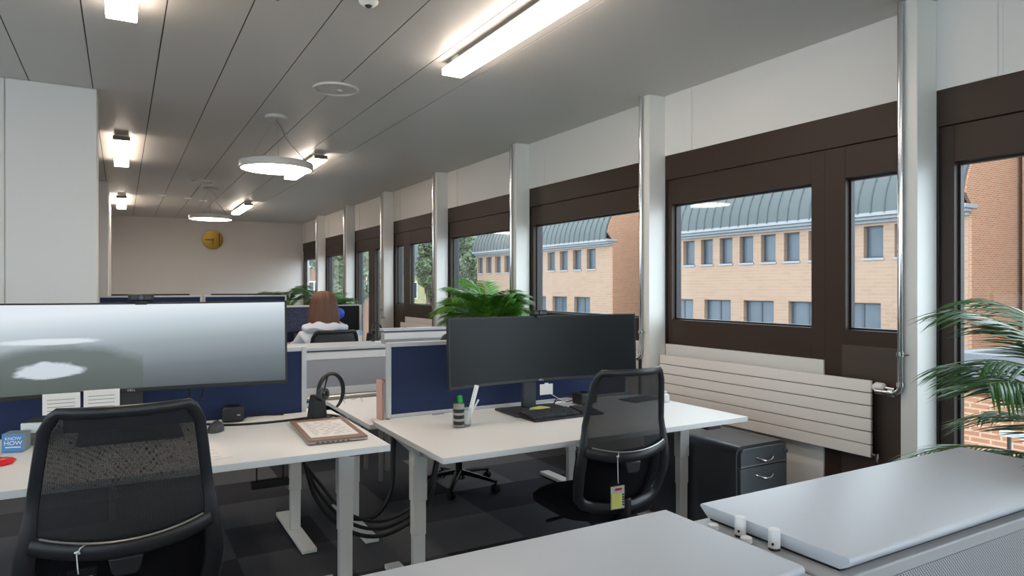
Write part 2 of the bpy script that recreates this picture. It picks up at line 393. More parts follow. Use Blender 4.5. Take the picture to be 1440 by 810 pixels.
# white partition block on the left and the pier behind it
m = MB(); m.box(XL, -.705, 5.84, 6.2, 0, ZC); m.box(-.70, -.155, 5.84, 6.2, 0, ZC); m.box(-.71, -.695, 5.855, 6.19, 0, ZC)
m.build('wall_left_block', 'wall', bev=.006, kind='structure')
MB().box(XL, -.16, 10.86, YB, 0, ZC).build('wall_left_pier', 'wall', bev=.004, kind='structure')

# window wall
YK = [1.92+1.991*k for k in range(-4, 8)]          # near edge of every column
def ycol(k): return YK[k+4]
# upper white panels with vertical joints, lower spandrel
m = MB()
m.box(XW, XW+.15, YF, YB, 2.45, ZC+.01)
for k in range(-4, 8):
    m.box(XW-.006, XW, ycol(k)-.28, ycol(k)-.0, 2.45, ZC)
    m.box(XW-.003, XW, ycol(k)-.30, ycol(k)-.285, 2.45, ZC)
m.build('wall_right', 'wall', bev=.001, kind='structure')
def spandrel(y0, y1, z1=1.02):
    MB().box(XW, XW+.15, y0, y1, 0, z1).build('wall_right_sill', 'wall', kind='structure')
def pane(par, y0, y1, z0, z1, origin, x=XW+.062):
    g = MB(); g.box(x, x+.006, y0, y1, z0, z1); g.build('pane', 'glass', par, smooth=False, origin=origin)
def ring(m, y0, y1, z0, z1, wd, x0, x1, mi):
    m.box(x0, x1, y0-wd, y0, z0-wd, z1+wd, mi); m.box(x0, x1, y1, y1+wd, z0-wd, z1+wd, mi)
    m.box(x0, x1, y0, y1, z0-wd, z0, mi); m.box(x0, x1, y0, y1, z1, z1+wd, mi)
def grid_wall(m, x0, x1, ya, yb, za, zb, holes, mi):
    # solid slab x0..x1 with rectangular holes (y0,y1,z0,z1) standing side by side
    y = ya
    for (h0, h1, z0, z1) in sorted(holes):
        if h0 > y: m.box(x0, x1, y, h0, za, zb, mi)
        if z0 > za: m.box(x0, x1, h0, h1, za, z0, mi)
        if z1 < zb: m.box(x0, x1, h0, h1, z1, zb, mi)
        y = h1
    if y < yb: m.box(x0, x1, y, yb, za, zb, mi)
def bay(k, n, holes, ranges, handle=None):
    """holes: glass openings; ranges: (y0,y1,zbottom) dark frame spans"""
    ya, yb = ycol(k)+.095, ycol(k+1)
    o = (XW, (ya+yb)/2, 1.02); root = struct('window_%d' % n, o)
    m = MB()
    for (r0, r1, zb) in ranges:
        hs = [h for h in holes if h[0] >= r0-.001 and h[1] <= r1+.001]
        grid_wall(m, XW+.012, XW+.085, r0, r1, zb, 2.262, hs, 0)
    m.build('window_frame', 'brown', root, bev=.002, origin=o)
    MB().box(XW, XW+.085, ya, yb, 2.265, 2.45).build('blind_box', 'brown', root, bev=.002, origin=o)
    for h in holes:
        g = MB(); ring(g, h[0]+.012, h[1]-.012, h[2]+.012, h[3]-.012, .012, XW+.05, XW+.082, 0)
        g.build('glazing_bead', 'gasket', root, origin=o, smooth=False)
        pane(root, h[0]+.01, h[1]-.01, h[2]+.01, h[3]-.01, o)
        MB().box(XW+.086, XW+.10, h[0]-.02, h[1]+.02, h[2]-.03, h[2]-.005).build('outer_sill', 'alu', root, origin=o)
    return root, o
ZG0, ZG1 = 1.206, 2.077
n = 1
# A: glazed door beside the near column
yA0, yA1 = ycol(-1)+.095, ycol(0)
bay(-1, 1, [(yA0+.09, yA1-.077, .12, ZG1)], [(yA0, yA1, 0)])
# B: window with a narrow glazed door leaf on its near side
ya, yb = ycol(0)+.095, ycol(1)
rB, oB = bay(0, 2, [(ya+.07, 2.432, ZG0, ZG1), (2.655, yb-.055, ZG0, ZG1)], [(ya, 2.564, 0), (2.564, yb, 1.02)])
d = MB(); d.box(XW+.004, XW+.014, ya+.06, 2.45, .12, 1.12); d.build('door_panel', 'brown2', rB, bev=.004, origin=oB)
spandrel(2.564, yb)
# C, D
for k, nn in ((1, 3), (2, 4)):
    ya, yb = ycol(k)+.095, ycol(k+1)
    bay(k, nn, [(ya+.055, yb-.055, ZG0, ZG1)], [(ya, yb, 1.02)]); spandrel(ya-.1, yb)
# E mirrored
ya, yb = ycol(3)+.095, ycol(4)
bay(3, 5, [(ya+.055, 9.25, ZG0, ZG1), (9.5, yb-.055, ZG0, ZG1)], [(ya, 9.40, 1.02), (9.40, yb, 0)]); spandrel(ya-.1, 9.40)
# F full-height glazed doors
ya, yb = ycol(4)+.095, ycol(5)
rF, oF = bay(4, 6, [(ya+.06, 10.80, .12, ZG1), (11.13, yb-.06, .12, ZG1)], [(ya, yb, 0)])
h = MB(); h.tube([(XW-.035, 11.06, 1.62), (XW-.045, 11.06, 1.60), (XW-.045, 11.06, 1.38), (XW-.03, 11.06, 1.36), (XW+.01, 11.06, 1.36)], .011, 8); h.build('door_handle', 'chrome', rF, origin=oF)
for k, nn in ((5, 7), (6, 8), (-2, 9), (-3, 10), (-4, 11)):
    ya, yb = ycol(k)+.095, min(ycol(k+1), YB)
    bay(k, nn, [(ya+.055, yb-.055, ZG0, ZG1)], [(ya, yb, 1.02)]); spandrel(ya-.1, yb)
# columns with a chrome heating pipe on each
for k in range(-4, 8):
    y0 = ycol(k)
    if y0+.1 > YB+.06: continue
    nm = 'column'
    m = MB(); m.prism([(XW-.15, y0+.014), (XW, y0), (XW, y0+.098), (XW-.15, y0+.098)], 0, ZC, 'z')
    m.build(nm, 'column', bev=.003, kind='structure')
    MB().box(XW+.0005, XW+.15, y0-.012, y0+.105, 0, 2.45).build('wall_right_pier', 'gasket', kind='structure')
# chrome riser pipes
PIPEL = {0: 'chrome riser pipe with clip on the nearest white column, feeding the near radiator', 1: 'chrome riser pipe on the second white column from the camera, right of the dark monitor',
         2: 'chrome riser pipe on the third white column, right of the small palm', 3: 'chrome riser pipe on the fourth white column, left of the palm',
         4: 'chrome riser pipe on the fifth white column, bending to a valve beside the glazed doors', 5: 'chrome riser pipe on the sixth white column, beyond the glazed doors', 6: 'chrome riser pipe on the last column before the back wall'}
for k in range(0, 7):
    y0 = ycol(k)+.089; x = XW-.168
    o = (x, y0, .90); t = thing('riser_pipe', PIPEL[k], 'pipe', o, group='chrome riser pipes on the columns')
    zt = .915
    m = MB(); m.tube([(x, y0, ZC-.001), (x, y0, zt+.03), (x, y0+.006, zt+.01), (x, y0+.02, zt-.004), (x, y0+.04, zt-.01), (x, y0+.13, zt-.01)] if k != 4 else
                     [(x, y0, ZC-.001), (x, y0, 1.02), (x, y0-.01, 1.0), (x, y0-.03, .99), (x, y0-.14, .99)], .0135, 12)
    m.build('pipe', 'chrome', t, origin=o)
    c = MB(); c.tube([(x, y0, 1.10), (x, y0, 1.12)], .02, 14); c.box(x-.004, XW-.149, y0-.003, y0+.003, 1.104, 1.116); c.tube([(x, y0-.045, 1.11), (x, y0-.018, 1.11)], .006, 8)
    c.build('pipe_clip', 'chrome', t, origin=o)
    if k != 4:
        e = MB(); e.tube([(x, y0+.035, zt-.01), (x, y0+.06, zt-.01)], .019, 14); e.build('pipe_coupling', 'chrome', t, origin=o)
        e = MB(); e.tube([(x, y0, zt+.03), (x, y0, zt+.05)], .018, 14); e.build('pipe_coupling', 'chrome', t, origin=o)
# radiators
def radiator(y0, y1, label, valve=True):
    x0, x1 = XW-.075, XW-.012; o = (XW-.04, (y0+y1)/2, .52); t = thing('radiator', label, 'radiator', o, group='flat white slatted radiators under the windows')
    z0, z1 = .522, .945; n = 6; hh = (z1-z0)/n; m = MB()
    for i in range(n): m.box(x0, x0+.018, y0, y1, z0+i*hh+.0025, z0+(i+1)*hh-.0025)
    m.build('slats', 'radp', t, bev=.003, origin=o)
    b = MB(); b.box(x0+.019, x1-.01, y0+.02, y0+.06, z0+.01, z1-.01); b.box(x0+.019, x1-.01, y1-.06, y1-.02, z0+.01, z1-.01); b.box(x0+.019, x0+.024, y0+.01, y1-.01, z0+.01, z1-.01)
    b.build('header', 'dkgrey', t, origin=o)
    if valve:
        v = MB(); zc = z1-.035; v.tube([(x0+.02, y0+.002, zc), (x0+.02, y0-.012, zc), (x0+.02, y0-.02, zc), (x0+.02, y0-.06, zc), (x0+.02, y0-.072, zc)], [.012, .02, .027, .026, .016], 20)
        v.build('valve_knob', 'white', t, origin=o)
        c = MB(); c.tube([(x0+.02, y0-.065, zc), (x0+.02, y0-.12, zc-.002)], .011, 12); c.build('valve_stem', 'chrome', t, origin=o)
        c = MB(); c.tube([(x0+.01, y0+.0, z0+.02), (x0+.01, y0-.03, z0+.02), (x0+.01, y0-.03, z0-.015)], .008, 10); c.tube([(x0+.01, y0-.03, z0+.03), (x0+.01, y0-.03, z0+.005)], .012, 12)
        c.build('drain_cock', 'chrome', t, origin=o)
radiator(2.225, ycol(1)-.02, 'long slatted white radiator nearest the camera, behind the dark drawer pedestal')
radiator(ycol(1)+.24, ycol(2)-.02, 'white slatted radiator one bay further, partly hidden by the dark monitor')
radiator(ycol(2)+.24, ycol(3)-.02, 'white slatted radiator under the window behind the small palm', False)
radiator(ycol(3)+.24, 9.4, 'white slatted radiator below the window with the yellow house view')

# ================================================================== CEILING FITTINGS
LG = 'long surface lights on the ceiling'
def linear_light(x, y0, label):
    L = 1.53; o = (x, y0+L/2, ZC); t = thing('linear_light', label, 'ceiling light', o, group=LG)
    m = MB(); m.box(x-.07, x+.07, y0+.006, y0+L, 2.822, 2.862); m.build('diffuser', 'lin', t, bev=.003, origin=o)
    m = MB(); m.box(x-.066, x+.066, y0, y0+L, 2.863, 2.873); m.build('housing', 'lamp_body', t, origin=o)
    m = MB(); m.box(x-.071, x+.071, y0-.014, y0+.005, 2.836, 2.874); m.build('end_cap', 'lamp_dark', t, bev=.002, origin=o)
    for q in (.06, L-.2):
        m = MB(); m.box(x-.05, x+.05, y0+q, y0+q+.1, 2.874, ZC-.0005); m.build('mounting_bracket', 'lamp_body', t, origin=o)
for i, y in enumerate((2.5, 7.39, 12.2)):
    linear_light(0.0, y, ['surface light cut by the top frame edge near the left block', 'surface light on the left row, second from the camera', 'farthest surface light on the left row, above the back wall'][i])
    linear_light(1.865, y, ['largest surface light, running off the top edge near the windows', 'surface light half hidden behind the big round pendant', 'farthest surface light on the window-side row'][i])
linear_light(0, -2.4, 'surface light on the left row behind the camera'); linear_light(1.865, -2.4, 'surface light on the window row behind the camera')
def pendant(x, y, label):
    o = (x, y, 2.45); t = thing('pendant_light', label, 'pendant light', o, group='round disc pendants')
    m = MB(); m.lathe([(0, 2.512), (.26, 2.512), (.295, 2.508), (.30, 2.50), (.30, 2.455), (.292, 2.45), (.285, 2.45)], (x, y, 0), 64); m.build('shade', 'lamp_body', t, origin=o)
    m = MB(); m.lathe([(.285, 2.452), (.2, 2.449), (0, 2.449)], (x, y, 0), 64); m.build('diffuser', 'pen', t, origin=o)
    m = MB(); m.lathe([(0, 2.875), (.085, 2.875), (.092, 2.88), (.092, ZC-.001), (0, ZC-.001)], (x, y, 0), 36); m.build('canopy', 'lamp_body', t, origin=o)
    for k in range(3):
        a = 2*PI*k/3+.4; c = MB(); c.cyl((x+.03*math.cos(a), y+.03*math.sin(a), 2.876), (x+.25*math.cos(a), y+.25*math.sin(a), 2.512), .0012, 6); c.build('suspension_wire', 'steel', t, origin=o)
    c = MB(); pts = []
    for i in range(15):
        q = i/14; pts.append((x+.22*q**1.5+.012*math.sin(q*9), y-.1*q+.01*math.cos(q*8), 2.876-.364*q+.02*math.sin(q*PI)))
    c.tube(pts, .0035, 6); c.build('power_cord', 'steel', t, origin=o)
pendant(1.142, 6.0, 'nearer round disc pendant lamp, the larger one')
pendant(1.14, 10.9, 'farther round disc pendant lamp, in front of the back wall')
def vent(x, y, label, r=.165):
    o = (x, y, ZC); t = thing('air_vent', label, 'vent', o, group='round ceiling air vents')
    m = MB(); m.lathe([(r*.88, ZC-.001), (r*.9, ZC-.014), (r*.98, ZC-.016), (r, ZC-.010), (r, ZC-.0005)], (x, y, 0), 48); m.build('ring', 'lamp_body', t, origin=o)
    m = MB(); m.lathe([(0, ZC-.010), (r*.6, ZC-.012), (r*.82, ZC-.006), (r*.84, ZC-.001)], (x, y, 0), 48); m.build('plate', 'ceil', t, origin=o)
    m = MB(); m.lathe([(0, ZC-.018), (.014, ZC-.018), (.018, ZC-.009)], (x+.03, y, 0), 16); m.build('screw_cap', 'lamp_body', t, origin=o)
vent(1.36, 4.95, 'largest round air vent, between the two rows of lights')
vent(.97, 10.2, 'far round air vent beyond the nearer pendant', .14)
o = (.62, 3.25, ZC); t = thing('smoke_detector', 'white smoke detector at the top edge of the frame', 'smoke detector', o)
m = MB(); m.lathe([(0, 2.84), (.03, 2.84), (.043, 2.848), (.046, 2.862)], (o[0], o[1], 0), 32); m.build('sensor_head', 'white', t, origin=o)
m = MB(); m.lathe([(.040, 2.863), (.040, 2.869)], (o[0], o[1], 0), 32); m.build('sensor_slot', 'gasket', t, origin=o)
m = MB(); m.lathe([(.046, 2.87), (.054, 2.874), (.055, ZC-.001), (0, ZC-.001)], (o[0], o[1], 0), 32); m.build('base', 'white', t, origin=o)
m = MB(); m.lathe([(0, 2.893), (.008, 2.894), (.012, ZC-.001)], (.68, 3.55, 0), 16)
tag(m.build('ceiling_led', 'dkgrey', origin=(.68, 3.55, ZC)), 'tiny dark indicator dot on the ceiling below the smoke detector', 'indicator')
o = (1.09, 3.36, ZC); t = thing('motion_sensor', 'small white motion sensor dome between smoke detector and big light', 'sensor', o)
m = MB(); m.lathe([(.02, 2.882), (.035, 2.885), (.048, 2.897), (.05, ZC-.001)], (o[0], o[1], 0), 32); m.build('base', 'white', t, origin=o)
m = MB(); m.lathe([(0, 2.872), (.012, 2.874), (.02, 2.882)], (o[0], o[1], 0), 24); m.build('lens', 'dkgrey', t, origin=o)
for i, (x, y) in enumerate(((.55, 12.0), (.93, 12.2), (1.18, 12.4))):
    m = MB(); m.lathe([(0, 2.885), (.05, 2.887), (.06, ZC-.001)], (x, y, 0), 24)
    tag(m.build('ceiling_sensor', 'white', origin=(x, y, ZC)), ['small far ceiling disc, leftmost of three beside the farther pendant', 'small far ceiling disc, middle of the three', 'small far ceiling disc, rightmost of the three'][i], 'sensor', 'small discs on the far ceiling')
# wall clock
o = (1.70, YB-.03, 2.47); t = thing('wall_clock', 'round dark brass disc clock on the back wall', 'clock', o)
m = MB(); m.cyl((o[0], YB-.001, 2.47), (o[0], YB-.03, 2.47), .205, 48); m.build('clock_face', 'gold', t, bev=.004, origin=o)
m = MB(); m.box(o[0]-.006, o[0]+.006, YB-.036, YB-.031, 2.36, 2.50); m.build('hand', 'golddk', t, origin=o)
m = MB(); m.box(o[0]-.15, o[0]+.02, YB-.036, YB-.031, 2.46, 2.478); m.build('hand', 'golddk', t, origin=o)
m = MB(); m.box(o[0]+.12, o[0]+.135, YB-.034, YB-.0305, 2.33, 2.60); m.build('stripe', 'golddk', t, origin=o)

# ================================================================== DESKS
DG = 'white height-adjustable desks'
def desk(x0, x1, y0, y1, z, label, legx=(.09, .09), legy=None, rail=None):
    yc = (y0+y1)/2 if legy is None else legy; xc = (x0+x1)/2; o = (xc, yc, 0); t = thing('standing_desk', label, 'desk', o, group=DG)
    T = .026
    m = MB(); m.box(x0, x1, y0, y1, z-T, z, 0)
    for f in m.bm.faces:
        if abs(f.normal.z) < .1 or f.calc_center_median().z < z-T*.6 and False: f.material_index = 1
    m.bm.normal_update()
    for f in m.bm.faces:
        if abs(f.normal.z) < .5: f.material_index = 1
    m.build('tabletop', ['desk', 'deskedge'], t, bev=.002, origin=o)
    for s, ins in ((-1, legx[0]), (1, legx[1])):
        lx = (x0+ins) if s < 0 else (x1-ins)
        m = MB()
        m.box(lx-.036, lx+.036, yc-.026, yc+.026, z-.30, z-.060); m.box(lx-.032, lx+.032, yc-.022, yc+.022, z-.46, z-.30); m.box(lx-.037, lx+.037, yc-.027, yc+.027, .03, z-.45) if False else m.box(lx-.029, lx+.029, yc-.019, yc+.019, .03, z-.46)
        lg = m.build('leg', 'leg', t, bev=.003, origin=o)
        f = MB(); f.box(lx-.04, lx+.04, yc-.36, yc+.36, .006, .03); ft = f.build('foot', 'leg', lg, bev=.004, origin=o)
        b = MB(); b.prism([(y0+.09, z-T-.001), (y1-.09, z-T-.001), (y1-.09, z-T-.018), (yc+.06, z-.075), (yc-.06, z-.075), (y0+.09, z-T-.018)], lx-.028, lx+.028, 'x')
        b.build('bracket', 'leg', t, bev=.002, origin=o)
    m = MB(); m.box(x0+legx[0]+.03, x1-legx[1]-.03, yc+.07, yc+.10, z-.075, z-T-.005); m.build('crossbeam', 'leg', t, origin=o)
    m = MB(); m.box(x0+.35, x1-.35, y1-.26, y1-.10, z-.11, z-.105); m.box(x0+.35, x1-.35, y1-.10, y1-.095, z-.11, z-T-.002); m.box(x0+.35, x1-.35, y1-.265, y1-.26, z-.11, z-.06)
    m.build('cable_tray', 'dkgrey', t, origin=o)
    m = MB(); m.box(x0+legx[0]-.0285-.0015, x0+legx[0]-.0285, yc-.13, yc-.09, z-.066, z-.034); m.build('label_plate', 'steel', t, origin=o)
    if rail:
        m = MB(); m.cyl((x0-.15, y1+.025, z+.01), (x1-.2, y1+.025, z+.01), .022, 16); m.build('rail', 'steel', t, origin=o)
    return t
desk(1.14, 2.94, 2.55, 3.44, .75, 'right white desk with the dark wide monitor and pen cup', (.07, .06), 2.99)
desk(-.88, .92, 2.56, 3.44, .83, 'left white desk with the lit wide monitor, laptop and headset', (.07, .055), 3.0)
desk(1.14, 2.94, 3.50, 4.40, .72, 'white desk behind the right navy screen, its corner seen in the gap', (.09, .1), 4.08, rail=True)
desk(-.88, .975, 3.50, 4.40, .72, 'white desk behind the left navy screen, its leg and foot seen below', (.09, .09), 4.10)
desk(.85, 2.45, 6.35, 6.98, .88, 'white desk the seated person works at', (.09, .09))
desk(-.1, 2.3, 9.7, 10.34, .80, 'far white desk in front of the back row of navy screens', (.09, .09))
SG = 'navy desk screens with pale frames'
def screen(x0, x1, y, z0, z1, label, feet=None):
    o = ((x0+x1)/2, y, z0); t = thing('desk_screen', label, 'desk screen', o, group=SG); f = .024
    m = MB(); m.box(x0, x0+f, y-.015, y+.015, z0, z1); m.box(x1-f, x1, y-.015, y+.015, z0, z1); m.box(x0+f, x1-f, y-.015, y+.015, z1-f, z1); m.box(x0+f, x1-f, y-.015, y+.015, z0, z0+f*.8)
    m.build('frame', 'alu_m', t, bev=.003, origin=o)
    m = MB(); m.box(x0+f, x1-f, y-.010, y+.010, z0+f*.8, z1-f); m.build('fabric_panel', 'navy', t, origin=o)
    if feet is not None:
        for fx in (x0+.3, x1-.3):
            c = MB(); c.box(fx-.03, fx+.03, y-.012, y+.012, feet, z0+.001); c.build('clamp', 'alu_m', t, origin=o)
screen(1.222, 2.86, 3.468, .752, 1.155, 'navy desk screen behind the dark wide monitor', .70)
screen(-.80, .802, 3.468, .752, 1.155, 'navy desk screen behind the lit wide monitor', .70)
screen(1.22, 2.19, 6.995, .88, 1.268, 'navy desk screen in front of the seated person', .80)
screen(-.27, .975, 10.4, .80, 1.338, 'left of the two far navy desk screens seen above the lit monitor', .0)
screen(.995, 2.12, 10.4, .80, 1.338, 'right of the two far navy desk screens seen above the lit monitor', .0)

# ================================================================== MONITORS
def wide_monitor(x, y, zc, zdesk, label, lit, tilt=3, rz=0):
    """49 inch curved monitor; local origin at the stand base"""
    t = thing('wide_monitor', label, 'monitor', (x, y, zdesk), rz, group='49 inch wide curved monitors')
    W, Hh = 1.215, .365; RR = 1.9; zl = zc-zdesk
    def surf(u, v, d):            # panel surface, front faces -y
        xx = (u-.5)*W; a = xx/RR; px = RR*math.sin(a); py = -RR*(1-math.cos(a))+d; pz = (v-.5)*Hh
        c, s_ = math.cos(R(tilt)), math.sin(R(tilt))
        return (px, py*c+pz*s_-.09, zl+pz*c-py*s_)
    m = MB(); m.grid(lambda u, v, sd: surf(u, v, 0 if sd == 0 else (.03+.03*(1-(2*u-1)**4)*(1-(2*v-1)**4))), 32, 8, True)
    pan = m.build('casing', 'black', t, bev=.002)
    m = MB(); m.grid(lambda u, v: Vector(surf(.008+u*.984, .045+v*.935, -.0012))-Vector((0, -.09, zl)), 40, 6)
    sc = m.build('display', 'picture' if lit else 'screen_off', t); sc.location = (0, -.09, zl)
    m = MB(); m.box(-.045, .045, .03, .055, .012, zl+.02); m.box(-.03, .03, -.055, .04, zl-.05, zl+.05); m.build('stand', 'dkgrey', t, bev=.006)
    m = MB(); m.prism([(-.175, -.17), (.175, -.17), (.19, -.15), (.19, .10), (-.19, .10), (-.19, -.15)], 0.001, .014, 'z'); m.build('stand_base', 'dkgrey', t, bev=.004)
    s0 = Vector(surf(.5, .022, -.0015))
    lettering('lettering', 'DELL', .013, 'alu_m', t, s0, (R(90-tilt), 0, 0))
    return t
def webcam(x, y, z, label, shutter=False):
    t = thing('webcam', label, 'webcam', (x, y, z), group='webcams clipped on monitors')
    m = MB(); m.box(-.047, .047, -.012, .016, .002, .030); m.build('body', 'black', t, bev=.006, seg=3)
    m = MB(); m.cyl((0, -.0125, .016), (0, -.017, .016), .009, 20); m.build('lens', 'blackg', t)
    m = MB(); m.box(-.036, -.012, -.0128, -.0120, .008, .024); m.box(.012, .036, -.0128, -.012, .008, .024); m.build('grille', 'dkgrey', t)
    m = MB(); m.box(-.022, .022, -.011, -.006, -.014, .002); m.box(-.02, .02, .008, .05, -.02, .003); m.build('clip', 'black', t, bev=.002)
wide_monitor(2.025, 3.29, 1.11, .75, 'wide curved monitor switched off on the right desk', False, 2, R(-1))
wide_monitor(.035, 3.27, 1.205, .83, 'wide curved monitor glowing pale on the left desk', True, 3, R(0))
webcam(.07, 3.195, 1.392, 'webcam on top of the glowing left monitor')
webcam(2.02, 3.205, 1.293, 'webcam on top of the dark right monitor')
def small_monitor(x0, x1, y, z0, z1, zdesk, label, disp, flip=False):
    xc = (x0+x1)/2; t = thing('monitor', label, 'monitor', (xc, y, zdesk), group='monitors of the rows behind')
    w2 = (x1-x0)/2; a, b = z0-zdesk, z1-zdesk; s = -1 if flip else 1
    m = MB(); m.box(-w2, w2, -.012, .02, a, b); m.build('casing', 'black', t, bev=.003)
    m = MB(); yy = -.0125*s if not flip else .0205; m.box(-w2+.008, w2-.008, min(yy, yy-.001*s), max(yy, yy-.001*s), a+.014, b-.008); m.build('display', disp, t)
    m = MB(); m.box(-.03, .03, (.021 if not flip else -.04), (.04 if not flip else -.013), .01, (a+b)/2); m.build('stand', 'dkgrey', t)
    m = MB(); m.box(-.12, .12, -.08, .10, .001, .011); m.build('stand_base', 'dkgrey', t, bev=.002)
small_monitor(1.16, 1.83, 6.80, 1.01, 1.255, .88, 'monitor showing dark code, left of the seated person', 'code')
m = MB(); m.box(1.40, 1.63, 6.782, 6.785, 1.232, 1.25)
small_monitor(1.86, 2.12, 6.85, .96, 1.262, .88, 'dark monitor right of the seated person', 'screen_off')
m.bm.free()
desk(-.1, 2.3, 10.47, 11.2, .80, 'farthest white desk, behind the back row of navy screens', (.09, .09))
small_monitor(-.12, .84, 10.66, .95, 1.356, .80, 'far wide monitor, left one peeking above the lit screen', 'screen_off')
small_monitor(1.12, 2.10, 10.66, .95, 1.356, .80, 'far wide monitor, right one above the lit screen', 'screen_off')

# ================================================================== CHAIRS
def make_chair(label, loc, rz, sh=0.0):
    t = thing('office_chair', label, 'office chair', loc, rz, 'black mesh office chairs')
    z0 = .46+sh
    # back outline: half width and depth over height w in 0..1
    Z0, Z1 = z0+.0, z0+.625
    def hw(w): return .205+.030*math.sin(min(1, w/.35)*PI/2) - .055*max(0, (w-.25)/.75)**1.2 if w > 0 else .205
    def bp(u, w, off=0):      # u -1..1, w 0..1
        y = -.215-.11*w+.05*math.sin(PI*min(1, w*1.6))*-.6 - .02; y += .055*u*u     # wraps forward at the sides
        return Vector((u*hw(w), y+off, Z0+(Z1-Z0)*w))
    # outer frame loop
    pts = []
    N = 14
    for i in range(N+1): pts.append(bp(-1, .10+.82*i/N))
    for a in (.3, .65): pts.append(bp(-1+.10*math.sin(a*PI/2)*1.0, .92+.075*math.sin(a*PI/2)))
    for i in range(9): u = -.86+1.72*i/8; pts.append(bp(u, 1.0))
    for a in (.65, .3): pts.append(bp(1-.10*math.sin(a*PI/2), .92+.075*math.sin(a*PI/2)))
    for i in range(N+1): pts.append(bp(1, .92-.82*i/N))
    for i in range(1, 8):
        q = i/8; pts.append(bp(math.cos(q*PI)*.97, .10-.10*math.sin(q*PI)**.6))
    m = MB(); m.tube(pts, [.016+.011*max(0, min(1, (Z0+.36-p.z)/.12)) for p in pts], 12, closed=True, flat=.55, up=(0, 1, 0)); fr = m.build('back_frame', 'chairf', t)
    # mesh
    def meshp(u, v):
        w = .40+v*.588; uu = (u*2-1)*(.985 if w < .93 else .985-.12*((w-.93)/.07)**2)
        p = bp(uu, w); p.y += .006; return p
    m = MB(); m.grid(meshp, 18, 18); m.build('mesh_back', 'mesh', t)
    m = MB()
    def padp(u, v, sd):
        p = bp((u*2-1)*.96, .02+v*.40); p.y += .055+(.018 if sd else 0); return p
    m.grid(padp, 12, 8, True); m.build('lumbar_pad', 'fabric', t, bev=.004)
    # curved crossbar
    bar = []
    for i in range(17):
        u = -.965+1.93*i/16; w = .395+.055*u*u; bar.append(bp(u, w, -.004))
    m = MB(); m.tube(bar, .024, 12, flat=.42, up=(0, 1, 0)); m.build('crossbar', 'chairf', t)
    c0 = bp(0, .37); m = MB(); m.prism([(-.042, c0.z-.005), (.042, c0.z-.005), (.034, c0.z-.045), (.024, c0.z-.055), (-.024, c0.z-.055), (-.034, c0.z-.045)], c0.y-.014, c0.y+.012, 'y')
    m.build('adjuster_tab', 'chairf', t, bev=.004)
    bar2 = [bp(-1+2*i/16, .415+.055*(-1+2*i/16)**2, -.014) for i in range(1, 16)]
    m = MB(); m.tube([Vector((p.x, p.y-.004, p.z+.014)) for p in bar2], .0035, 6); m.build('piping', 'steel', t)
    # seat
    def seat(u, v, sd):
        a, b = u*2-1, v*2-1
        k = (abs(a)**4+abs(b)**4)**.25; r = max(abs(a), abs(b)); s_ = 1 if k < 1e-6 else r/k
        x, y = a*s_*.245, b*s_*.245
        e = 1-min(1, (r)**6)
        return Vector((x, y+.02, (z0-.045 if sd else z0-.02+.05*e+.01*a*a-.02*max(0, b)**3)))
    m = MB(); m.grid(seat, 16, 16, True); m.build('seat', 'fabric', t)
    m = MB(); m.box(-.09, .09, -.12, .12, z0-.10, z0-.046); m.tube([(0, -.10, z0-.08), (0, -.22, z0-.07), (0, -.262, z0-.02), (0, -.262, z0+.05)], .026, 10, flat=.7); mech = m.build('mechanism', 'black', t, bev=.004)
    for s in (1, -1):
        m = MB(); m.tube([(s*.09, .02*s, z0-.075), (s*.2, .02*s, z0-.08), (s*.265, .02*s, z0-.085)], .008, 8); m.tube([(s*.215, .02*s, z0-.081), (s*.27, .02*s, z0-.086)], .014, 8, flat=.5); m.build('lever', 'black', t)
    m = MB(); m.cyl((0, 0, .20), (0, 0, z0-.095), .014, 16); m.cyl((0, 0, .075), (0, 0, .25), .025, 20); m.build('gas_column', 'black', t)
    m = MB(); m.cyl((0, 0, .065), (0, 0, .13), .045, 24, .032)
    for k in range(5):
        a = 2*PI*k/5+.3; d = Vector((math.cos(a), math.sin(a), 0))
        m.tube([d*.03+Vector((0, 0, .115)), d*.16+Vector((0, 0, .098)), d*.30+Vector((0, 0, .075))], [.030, .024, .017], 10, flat=.6, up=(0, 0, 1))
        m.cyl(d*.295+Vector((0, 0, .085)), d*.295+Vector((0, 0, .05)), .009, 10)
    m.build('star_base', 'blackg', t)
    for k in range(5):
        a = 2*PI*k/5+.3; d = Vector((math.cos(a), math.sin(a), 0)); e = Vector((-math.sin(a+.7*k), math.cos(a+.7*k), 0)); c = d*.295+Vector((0, 0, .029))
        m = MB()
        for s in (-1, 1): m.tube([c+e*s*.006, c+e*s*.010, c+e*s*.022, c+e*s*.026], [.020, .028, .028, .022], 18)
        m.cyl(c-e*.006, c+e*.006, .015, 12); m.build('caster', 'rubber', t)
    return t, (Z0, Z1, bp)
cR, infoR = make_chair('black mesh chair with hanging yellow tag at the right desk', (1.985, 2.66, 0), R(-3), -.01)
cL, infoL = make_chair('large black mesh chair at the left desk, nearest the camera', (.0, 2.43, 0), R(2), .035)
dup(cR, (2.12, 4.46, 0), R(145), 'black chair behind the right navy screen, only its star base visible')
cP = dup(cR, (1.56, 6.02, 0), R(2), 'black mesh chair the brown-haired person sits on')
